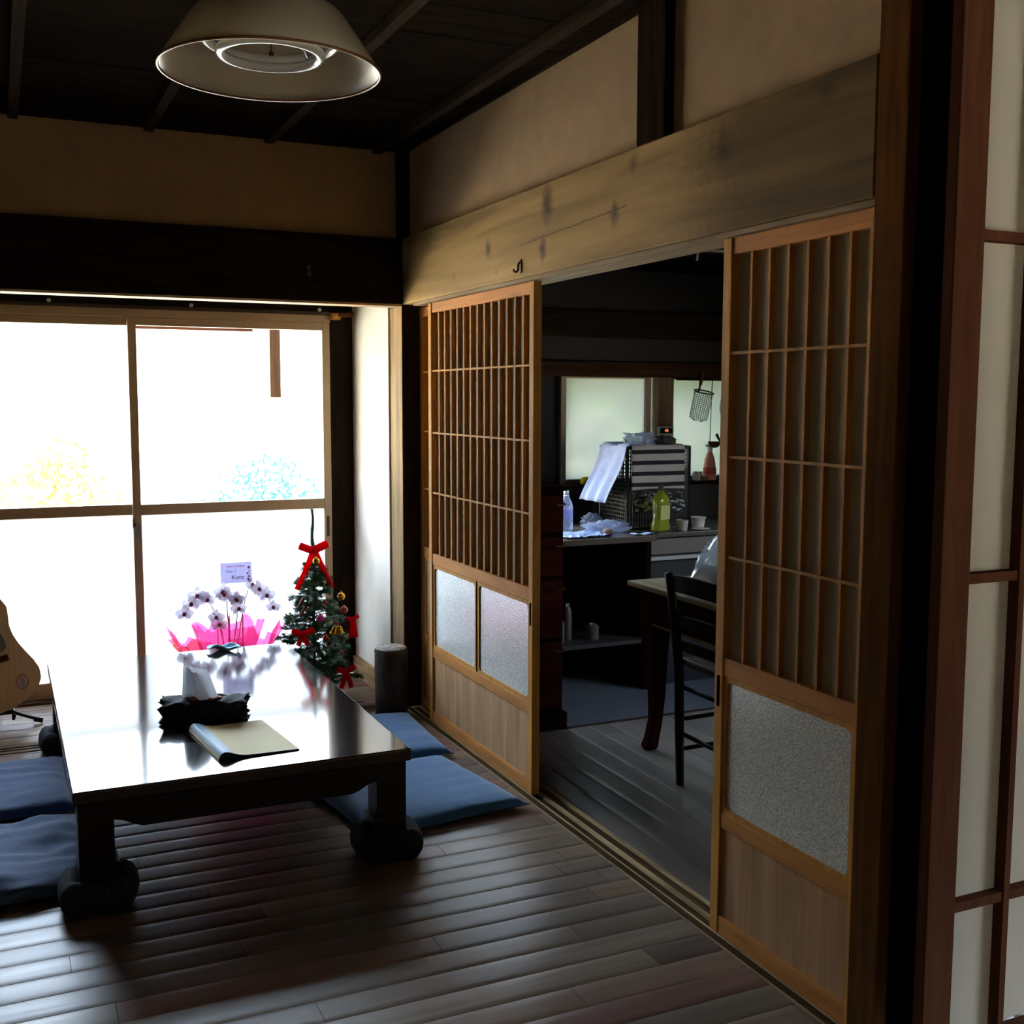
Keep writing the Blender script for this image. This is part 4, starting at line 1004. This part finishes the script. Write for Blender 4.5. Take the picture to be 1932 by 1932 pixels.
o = MB().lathe([(.03, 0), (.05, .004), (.052, .006), (.03, .004)], 24).build('small_plate', M_white, None, smooth=True); o.location = (1.765, .298, .6885); tag(o, 'small white plate lying in front of the tubs', 'plate')
o = MB().box(-.06, .06, -.006, .006, 0, .008).build('knife_handle', M_bk, None, bevel=.003); o.location = (1.42, .27, .686); o.rotation_euler = (0, 0, -.5); tag(o, 'black handle of a tool lying on the counter', 'utensil')
MB().box(-.13, -.055, -.004, .004, .001, .005).build('pale_blade', M_steel, o)
# plastic bag with bread, film and paper
def blob(name, label, cat, loc, sx_, sy_, sz_, m, seed, wr=.35, n=28, rz=0):
    def f(u, v):
        a = 2*PI*u; b_ = PI*(v-.5); d = Vector((math.cos(a)*math.cos(b_), math.sin(a)*math.cos(b_), math.sin(b_)))
        k = 1+wr*noise.noise(d*2.3+Vector((seed, 0, 0)))+wr*.5*noise.noise(d*6+Vector((seed, 3, 0)))
        return (d.x*sx_*k, d.y*sy_*k, max(.0, sz_*.9+d.z*sz_*k))
    s = MB(); s.grid(f, n, n//2); bmesh.ops.remove_doubles(s.bm, verts=s.bm.verts, dist=1e-4)
    o = s.build(name, m, None, smooth=25); o.location = loc; o.rotation_euler = (0, 0, rz); tag(o, label, cat); return o
M_film = clear('white plastic film', tint=(.85, .9, 1), body=.6, bodycol='#c4cce0', rough=.2)
blob('bread_bag', 'white plastic bag of bread lying on the counter', 'plastic bag', (1.255, .42, .686), .13, .07, .030, M_film, 4, .45)
blob('bread_roll', 'brown bread roll poking out of the plastic bag', 'bread', (1.20, .30, .686), .028, .03, .018, mat('bread', '#7a5c48', .8), 6, .15)
blob('small_bag', 'small knotted pale bag behind the bread', 'plastic bag', (1.335, .72, .686), .055, .045, .034, M_film, 9, .4)
def sheet(u, v):
    return ((u-.5)*.26, (v-.5)*.2, .008+.010*noise.noise(Vector((u*6, v*6, 1)))+.008*noise.noise(Vector((u*14, v*14, 5))))
o = MB().grid(sheet, 40, 32).build('crumpled_film', mat('blue white film', '#a8b8e0', .25, noise_scale=20, amt=.25), None, smooth=20, solid=.001); o.location = (1.05, .32, .688); tag(o, 'crumpled bluish film spread at the left end of the counter', 'film')
o = MB().grid(lambda u, v: ((u-.5)*.12, (v-.5)*.05, .004+.003*math.sin(u*9)), 16, 6).build('folded_paper', mat('pale blue paper', '#b8c8f0', .5), None, solid=.001); o.location = (1.37, .25, .687); tag(o, 'small pale blue paper strip at the right end of the counter', 'paper')

# dish basket with cloths
bk = thing('dish_basket', 'tall black mesh dish basket on the kitchen counter', 'basket', (1.60, .62, .689)); W_ = bk.location
M_rk = mat('black plastic mesh', '#15181a', .45)
X0, X1, Y0, Y1, Z0, Z1 = 1.40, 1.785, .45, .74, .690, 1.12
s = MB()
def bars(p0, p1, n, q0, q1, tilt=0):
    p0, p1, q0, q1 = map(Vector, (p0, p1, q0, q1))
    for i in range(n+1):
        k = i/n; s.tube([p0.lerp(p1, k), q0.lerp(q1, k)], .0028, 4)
for yy in (Y0, Y1):
    bars((X0, yy, Z0), (X1, yy, Z0), 22, (X0, yy, Z1), (X1, yy, Z1)); bars((X0, yy, Z0), (X0, yy, Z1), 20, (X1, yy, Z0), (X1, yy, Z1))
for xx in (X0, X1):
    bars((xx, Y0, Z0), (xx, Y1, Z0), 14, (xx, Y0, Z1), (xx, Y1, Z1)); bars((xx, Y0, Z0), (xx, Y0, Z1), 20, (xx, Y1, Z0), (xx, Y1, Z1))
s.build('mesh_walls', M_rk, bk, world=W_)
s = MB(); s.tube([(X0, Y0, Z1), (X1, Y0, Z1), (X1, Y1, Z1), (X0, Y1, Z1)], .009, 8, closed=True)
for xx in (X0, X1):
    for yy in (Y0, Y1): s.tube([(xx, yy, Z0), (xx, yy, Z1)], .008, 8)
s.box(X0, X1, Y0, Y1, Z0, Z0+.006); s.build('rim_and_corners', M_rk, bk, world=W_)
def striped():
    m = bpy.data.materials.new('striped cloth'); m.use_nodes = True; nt = m.node_tree; b = nt.nodes['Principled BSDF']; b.inputs['Roughness'].default_value = .9
    tc = nt.nodes.new('ShaderNodeTexCoord'); sp = nt.nodes.new('ShaderNodeSeparateXYZ'); mo = nt.nodes.new('ShaderNodeMath'); mo.operation = 'MODULO'; mo.inputs[1].default_value = .058
    ab = nt.nodes.new('ShaderNodeMath'); ab.operation = 'ADD'; ab.inputs[1].default_value = 1.0
    ls = nt.nodes.new('ShaderNodeMath'); ls.operation = 'LESS_THAN'; ls.inputs[1].default_value = .022; mx = nt.nodes.new('ShaderNodeMix'); mx.data_type = 'RGBA'
    mx.inputs['A'].default_value = (*hexc('#dcd8d8'), 1); mx.inputs['B'].default_value = (*hexc('#30303a'), 1)
    nt.links.new(tc.outputs['Object'], sp.inputs[0]); nt.links.new(sp.outputs['Z'], ab.inputs[0]); nt.links.new(ab.outputs[0], mo.inputs[0]); nt.links.new(mo.outputs[0], ls.inputs[0]); nt.links.new(ls.outputs[0], mx.inputs['Factor']); nt.links.new(mx.outputs['Result'], b.inputs['Base Color'])
    return m
def cl(u, v):   # from inside the basket over the front rim and down the front face
    x = X0+.015+.33*u; zz = Z1+.012-.235*max(0, v-.2)/.8
    if v < .2: return (x, Y0+.14*(1-v/.2)-.012, Z1+.014+.003*math.sin(u*7))
    return (x, Y0-.014-.004*math.sin(u*11+v*2), zz+.006*math.sin(u*3)*v)
s = MB(); s.grid(cl, 26, 20); o = s.build('striped_cloth', striped(), None, smooth='all', solid=.002); tag(o, 'grey and black striped cloth draped over the front of the basket', 'cloth')
def cl2(u, v):
    # towel hanging over the left side and flaring out
    z = Z1+.016-(.30*max(0, v-.25)/.75); k = max(0, v-.25)/.75
    x = X0+.10*(1-v/.25) if v < .25 else X0-.014-.13*k**1.2+.010*math.sin(u*16)*k
    return (x, Y0-.02+.28*u+.008*math.sin(v*9), z+(.008*math.sin(u*9) if v < .25 else .0))
s = MB(); s.grid(cl2, 28, 22); o = s.build('white_towel', mat('white towel', '#8e98b4', .9, noise_scale=20, amt=.1), None, smooth='all', solid=.003); tag(o, 'white towel hanging over the left side of the basket', 'towel')
blob('plastic_bag', 'crumpled white plastic bag on top of the basket', 'plastic bag', (1.58, .60, Z1+.01), .10, .07, .035, M_film, 14, .6)
blob('grey_rag', 'dark grey rag heaped on top of the basket', 'rag', (1.69, .56, Z1+.01), .07, .05, .025, mat('dark grey rag', '#55585a', .9), 17, .5)
# patterned tray cloth in the lower basket
def cl3(u, v): return (X0+.04+.31*u, Y0+.02-.045*v, Z1-.235-.10*v+.012*noise.noise(Vector((u*9, v*7, 0))))
s = MB(); s.grid(cl3, 20, 12)
def checker():
    m = bpy.data.materials.new('woven strip cloth'); m.use_nodes = True; nt = m.node_tree; b = nt.nodes['Principled BSDF']
    tc = nt.nodes.new('ShaderNodeTexCoord'); v = nt.nodes.new('ShaderNodeTexVoronoi'); v.inputs['Scale'].default_value = 55; mp = nt.nodes.new('ShaderNodeMapping'); mp.inputs['Rotation'].default_value = (0, .6, 0); mp.inputs['Scale'].default_value = (.6, 1, 1.5)
    r = nt.nodes.new('ShaderNodeValToRGB'); r.color_ramp.interpolation = 'CONSTANT'; r.color_ramp.elements[0].color = (*hexc('#c8ccd4'), 1); r.color_ramp.elements[1].position = .48; r.color_ramp.elements[1].color = (*hexc('#20242c'), 1)
    nt.links.new(tc.outputs['Object'], mp.inputs[0]); nt.links.new(mp.outputs[0], v.inputs['Vector']); nt.links.new(v.outputs['Distance'], r.inputs[0]); nt.links.new(r.outputs[0], b.inputs['Base Color']); return m
o = s.build('woven_cloth', checker(), None, smooth='all', solid=.002); tag(o, 'black and white speckled cloth below the striped one', 'cloth')

# wall control panel on the kitchen post
t = thing('heater_control', 'grey water heater control panel with an orange digit display', 'control panel', (1.859, .8195, 1.155))
B(-.050, .050, -.018, 0, -.065, .068).build('housing', mat('grey panel', '#9a9690', .5), t, bevel=.004)
o = B(-.040, .040, -.020, -.018, .028, .058).build('display', M_black, t)
em = bpy.data.materials.new('orange digits'); em.use_nodes = True; eb = em.node_tree.nodes['Principled BSDF']; eb.inputs['Base Color'].default_value = (.8, .2, .05, 1); eb.inputs['Emission Color'].default_value = (1, .25, .06, 1); eb.inputs['Emission Strength'].default_value = 1.2
text_part('digits', '40', .024, (0, -.0205, .043), em, o)
# hanging tools in front of the second window
hr = thing('hanging_rail', 'dark rail under the kitchen lintel that carries the tools', 'rail', (2.1, .815, 1.49))
MB().tube([(-.17, 0, 0), (.45, 0, 0)], .006, 8).tube([(-.1, 0, 0), (-.1, .03, .012)], .004, 6).tube([(.3, 0, 0), (.3, .03, .012)], .004, 6).build('rod', M_dark, hr, smooth='all')
st = thing('wire_strainer', 'deep wire mesh noodle strainer hanging in front of the right kitchen window', 'strainer', (2.062, .76, 1.335), (0, math.radians(14), 0))
s = MB()
for k in range(26):
    a = 2*PI*k/26; s.tube([(.055*math.cos(a), .055*math.sin(a), .085), (.050*math.cos(a), .050*math.sin(a), -.07), (.02*math.cos(a), .02*math.sin(a), -.085)], .0010, 4)
for k in range(14):
    z = .08-.0115*k; s.tube([(.054*math.cos(2*PI*i/24), .054*math.sin(2*PI*i/24), z) for i in range(24)], .0009, 4, closed=True)
s.build('mesh_cup', mat('strainer wire', '#6a6c68', .4, metal=.6), st)
MB().tube([(.0565*math.cos(2*PI*i/28), .0565*math.sin(2*PI*i/28), .086) for i in range(28)], .004, 6, closed=True).build('rim', M_bk, st, smooth='all')
MB().tube([(0, .055, .086), (.0, .055, .16)], .006, 8).tube([(0, .055, .13), (.0, .055, .20)], .010, 8).build('handle', M_post, st, smooth='all')
ld = thing('ladle', 'black ladle hanging beside the strainer', 'ladle', (2.155, .78, 1.13))
MB().tube([(-.012, 0, .0), (-.008, 0, .2), (.0, .005, .355)], .0028, 6).build('handle', M_steel, ld, smooth='all')
MB().lathe([(.001, -.034), (.022, -.028), (.034, -.012), (.037, .002)], 20, (.02, 0, 0), caps=False).build('bowl', M_post, ld, smooth='all', solid=.002)
wk = thing('bamboo_brush', 'pale wrapped bamboo tool hanging at the right of the window', 'utensil', (2.245, .79, 1.09))
MB().tube([(0, 0, .08), (.004, 0, .40)], [.012, .010], 10).build('handle', mat('bamboo', '#c9a860', .5), wk, smooth='all')
MB().tube([(0, 0, .17), (-.008, 0, .23), (-.004, 0, .33)], [.014, .022, .012], 10).build('wrapping', mat('grey wrap', '#a89a90', .7), wk, smooth='all')
MB().tube([(0, 0, .08), (-.01, 0, .02), (-.05, 0, .085)], [.01, .006, .009], 8).build('tip', M_bk, wk, smooth='all')
t = thing('spray_bottle', 'pink and white pump bottle on the sill shelf', 'bottle', (2.19, .845, .905))
MB().lathe([(.038, 0), (.040, .006), (.038, .06), (.030, .12), (.018, .155), (.014, .165)], 22).build('body', mat('pink bottle', '#e89a80', .4), t, smooth='all')
MB().lathe([(.014, .165), (.016, .185), (.012, .205), (.006, .215)], 16).box(-.03, .0, -.006, .006, .195, .208).build('pump', M_white, t, smooth=True)
MB().lathe([(.0392, .02), (.0385, .062), (.034, .085)], 22, caps=False).build('label_band', mat('red label', '#c8503c', .5), t, smooth='all')
for i, (x, r, h, mm, lb) in enumerate(((2.02, .026, .075, mat('grey tin', '#7a7a76', .5), 'grey tin on the sill shelf, nearest the basket'), (2.105, .030, .052, M_white, 'white jar with a lid on the sill shelf'), (2.125, .02, .03, mat('brown pot', '#8a7050', .5), 'small tan pot before the white jar'))):
    t = thing('kitchen_jar', lb, 'jar', (x, .845 if i < 2 else .812, .905), group='jars under the right kitchen window')
    MB().lathe([(r, 0), (r*1.05, .004), (r*1.05, h*.8), (r*.9, h*.86)], 18).build('body', mm, t, smooth=True); MB().lathe([(r*.92, h*.86), (r*.92, h), (r*.5, h)], 16).build('lid', M_steel, t, smooth=True)

# ------------------------------------------------------------------ dining table and chair in the kitchen
M_dt = wood('dark red dining table wood', '#2e1410', .35, 'z', amt=.25); M_dtt = wood('worn table top', '#8a7a60', .4, 'y', amt=.35)
t = thing('dining_table', 'dark red wooden table with a worn pale top and curved legs', 'table', (1.05, -1.5, 0)); W_ = t.location
B(.615, 1.5, -2.15, -.885, .648, .668).build('tabletop', M_dtt, t, world=W_, bevel=.004)
s = MB(); s.box(.66, .69, -2.1, -.93, .51, .648); s.box(1.43, 1.46, -2.1, -.93, .51, .648); s.box(.69, 1.43, -.96, -.93, .51, .648); s.box(.69, 1.43, -2.1, -2.07, .51, .648)
s.build('apron', M_dt, t, world=W_)
B(.655, .66, -2.1, -.93, .506, .514).build('apron_moulding', M_brass, t, world=W_)
for (x, y) in ((.70, -.97), (1.42, -.97), (.70, -2.06), (1.42, -2.06)):
    s = MB(); rings = []
    dx = -1 if x < 1 else 1; dy = 1 if y > -1.5 else -1
    for z, w_, o_ in ((0, .018, .02), (.012, .026, .022), (.05, .023, .012), (.12, .022, -.002), (.22, .026, -.006), (.34, .034, .0), (.44, .041, .004), (.50, .043, .004), (.648, .043, .004)):
        cx, cy = x+dx*o_*.8, y+dy*o_*.4; rings.append([s.bm.verts.new((cx+a*w_, cy+b_*w_, z)) for a, b_ in ((-1, -1), (1, -1), (1, 1), (-1, 1))])
    s.skin(rings); s.build('leg', M_dt, t, world=W_, bevel=.004, smooth=40)
M_ch = mat('black chair wood', '#080708', .5, spec=.2)
t = thing('kitchen_chair', 'black ladder back chair pushed against the kitchen table', 'chair', (.70, -1.54, 0)); W_ = t.location
ya, yb = -1.355, -1.735
for y in (ya, yb): MB().tube([(.568, y, 0), (.562, y, .20), (.556, y, .42), (.535, y, .60), (.505, y, .772)], [.015, .017, .018, .017, .014], 10).build('rear_post', M_ch, t, world=W_, smooth='all')
for y in (ya+.01, yb-.01): MB().tube([(.90, y, 0), (.90, y, .44)], [.014, .017], 10).build('leg', M_ch, t, world=W_, smooth='all')
def slat(zc, h, x, bow_=.03):
    s = MB(); n = 12; top = []
    for i in range(n+1):
        u = i/n; y = ya+(yb-ya)*u; top.append((x-bow_*math.sin(PI*u), y, zc+h/2+.018*math.sin(PI*u))); 
    bot = [(p[0]+.004, p[1], p[2]-h-.006*math.sin(PI*i/n)) for i, p in enumerate(top)]
    for i in range(n):
        q = [top[i], top[i+1], bot[i+1], bot[i]]
        v = [s.bm.verts.new(k) for k in q]+[s.bm.verts.new((k[0]+.014, k[1], k[2])) for k in q]
        for fc in ((0, 1, 2, 3), (7, 6, 5, 4), (0, 4, 5, 1), (1, 5, 6, 2), (2, 6, 7, 3), (3, 7, 4, 0)): s.bm.faces.new([v[j] for j in fc])
    bmesh.ops.remove_doubles(s.bm, verts=s.bm.verts, dist=1e-5)
    return s
slat(.735, .055, .508).build('top_rail', M_ch, t, world=W_, smooth=40); slat(.60, .035, .533).build('back_slat', M_ch, t, world=W_, smooth=40); slat(.51, .03, .545).build('back_slat', M_ch, t, world=W_, smooth=40)
s = MB(); s.box(.565, .915, yb-.02, ya+.02, .435, .462); s.build('seat', mat('woven rush seat', '#4a463e', .7, noise_scale=60, amt=.3, stretch=(1, .2, 1)), t, world=W_, bevel=.008)
s = MB()
for z in (.13, .24):
    s.tube([(.565, ya, z), (.90, ya+.01, z)], .0085, 8); s.tube([(.565, yb, z), (.90, yb-.01, z)], .0085, 8)
s.tube([(.565, ya, .19), (.565, yb, .19)], .0085, 8); s.tube([(.90, ya, .17), (.90, yb, .17)], .0085, 8); s.tube([(.565, ya, .36), (.565, yb, .36)], .0085, 8)
s.build('stretcher', M_ch, t, world=W_, smooth='all')
# metal bowl with a plastic bag over it
t = thing('mixing_bowl', 'large grey metal mixing bowl on the kitchen table', 'bowl', (.885, -1.30, .669))
MB().lathe([(.07, 0), (.12, .02), (.155, .06), (.168, .105), (.175, .107), (.175, .111), (.164, .108), (.15, .062), (.115, .026), (.06, .006)], 40).build('bowl', mat('dull metal', '#6a7068', .4, metal=.7), t, smooth=True)
def bg_(u, v):
    a = 2*PI*u; r = .185*(1-v)**.5*(1+.15*noise.noise(Vector((math.cos(a)*2, math.sin(a)*2, v*3))))
    wl = max(0, -math.cos(a-.25)); c_ = noise.noise(Vector((math.cos(a)*7, math.sin(a)*7, v*9))); c2 = abs(noise.noise(Vector((a*3, v*7, 2))))
    x = r*math.cos(a)-.10*wl*(1-v)**1.2+.02*v+.012*c_; y = r*math.sin(a)-.03*wl*(1-v)
    z = .112+.10*math.sin(v*PI/2)**1.3+.022*c_+.03*c2*v*(1-v)*4
    z = max(.002, z-(1-v)**2*.125*min(1, wl*1.3))
    return (x, y, z)
s = MB(); s.grid(bg_, 60, 20); bmesh.ops.remove_doubles(s.bm, verts=s.bm.verts, dist=1e-4)
o = s.build('bowl_cover_bag', clear('crinkled clear bag', tint=(.85, .92, 1), ior=1.4, body=.6, bodycol='#dce8f8', rough=.15), None, smooth=25); o.location = (.875, -1.30, .675); tag(o, 'crinkled transparent plastic bag pulled over the metal bowl', 'plastic bag')

# ------------------------------------------------------------------ garden beyond the glass
struct('ground_2', B(-14, 14, .8, 3.0, -.5, -.345), mat('shade-toned soil', '#5a5840', .95, noise_scale=5, amt=.3), 'soil strip along the house, toned dark for eave shade')  # ground near the house coloured dark as eave shade, to cut bounce light
struct('ground', B(-25, 25, 3.0, 60, -.5, -.35), mat('pale gravel', '#d8ceb8', .9, noise_scale=8, amt=.12), 'pale gravel of the garden')
struct('ground_1', B(-14, 14, -16, -6.75, -.5, -.35), mat('pale gravel', '#d8ceb8'), None)
trim(B(-4.2, 2.8, .8, 1.02, -.5, -.13), mat('foundation', '#b8b0a0', .9), 'stone edge outside the big window')
trim(B(-4.2, .1, .8, 1.75, 2.3, 2.36), wood('eave boards', '#8a6a50', .7, 'x'), 'brown eave boards outside the window')
trim(B(-1.0, -.38, 1.28, 1.31, 1.722, 1.80), wood('weathered outside board', '#9a6a54', .7, 'x'), 'reddish board outside at the top of the right pane')
struct('roof', B(-4.3, 2.9, -6.9, .85, 2.5, 2.62), M_dark)
trim(B(-.30, -.245, 1.25, 1.32, 1.38, 2.3), wood('outside board', '#a08068', .7, 'z'), 'short hanging brown board outside at the top right of the window')
def bush(name, label, loc, r, n, col, leaf, seed, sz=1.0, stems=True):
    rr = random.Random(seed); t = thing(name, label, 'shrub', loc)
    s = MB()
    for i in range(n):
        d = Vector((rr.gauss(0, 1), rr.gauss(0, 1), rr.gauss(0, 1))).normalized(); q = d*r*(rr.random()**.35); q.z = q.z*sz+r*sz
        q += Vector((noise.noise(q*2), noise.noise(q*2+Vector((5, 0, 0))), 0))*r*.3
        a = Vector((rr.gauss(0, 1), rr.gauss(0, 1), rr.gauss(0, 1))).normalized(); b_ = a.orthogonal().normalized(); L = leaf*rr.uniform(.6, 1.2)
        v = [s.bm.verts.new(q+a*L), s.bm.verts.new(q+b_*L*.4), s.bm.verts.new(q-a*L), s.bm.verts.new(q-b_*L*.4)]; s.bm.faces.new(v)
    s.build('foliage', paper('leaf '+col, col, .4), t)
    s = MB()
    for k in range(5):
        a = k*1.25; s.tube([(0, 0, 0), (.2*r*math.cos(a), .2*r*math.sin(a), r*sz*.6), (.5*r*math.cos(a), .5*r*math.sin(a), r*sz*1.3)], [.03*r, .02*r, .008*r], 6)
    s.build('stem', mat('twig', '#8a7a60', .8), t)
bush('garden_shrub', 'pale green shrub in the garden seen at the lower right of the clear pane', (.75, 6.2, -.35), .55, 900, '#2c6650', .05, 3, 1.1)
bush('garden_shrub', 'low green shrub outside at the far left of the window', (-2.3, 5.0, -.35), .5, 800, '#4e5a30', .05, 5, 1.0)
bush('garden_shrub', 'yellowish shrub outside near the left sash meeting rail', (-1.15, 6.4, -.35), .5, 700, '#6a5c34', .05, 8, 1.35)
hg = thing('hedge', 'tall green hedge close outside the kitchen windows', 'hedge', (3.2, 2.6, -.35))
hs = MB(); rr = random.Random(5)
for i in range(9000):
    q = Vector((rr.uniform(-2.1, 3.5), rr.uniform(-.5, .35), rr.uniform(0, 3.6))); q.y += .25*noise.noise(q*1.3)
    a = Vector((rr.gauss(0, 1), rr.gauss(0, 1), rr.gauss(0, 1))).normalized(); b_ = a.orthogonal().normalized(); L = rr.uniform(.06, .12)
    v = [hs.bm.verts.new(q+a*L), hs.bm.verts.new(q+b_*L*.5), hs.bm.verts.new(q-a*L), hs.bm.verts.new(q-b_*L*.5)]; hs.bm.faces.new(v)
hs.build('foliage', paper('hedge leaf', '#5f8a44', .3), hg)
hs = MB()
for k in range(8): hs.tube([(-1.9+.7*k, 0, 0), (-1.9+.7*k+.1, .1, 3.2)], [.05, .02], 8)
hs.build('trunk', M_post, hg)


# ------------------------------------------------------------------ render look
sc = bpy.context.scene
sc.view_settings.view_transform = 'Standard'; sc.view_settings.look = 'None'; sc.view_settings.gamma = 1; sc.view_settings.exposure = EXPOSURE
try: sc.view_settings.use_curve_mapping = False
except Exception: pass
try:
    sc.cycles.max_bounces = 10; sc.cycles.diffuse_bounces = 6; sc.cycles.glossy_bounces = 4; sc.cycles.transparent_max_bounces = 16; sc.cycles.transmission_bounces = 8
    sc.cycles.sample_clamp_indirect = 8
except Exception: pass
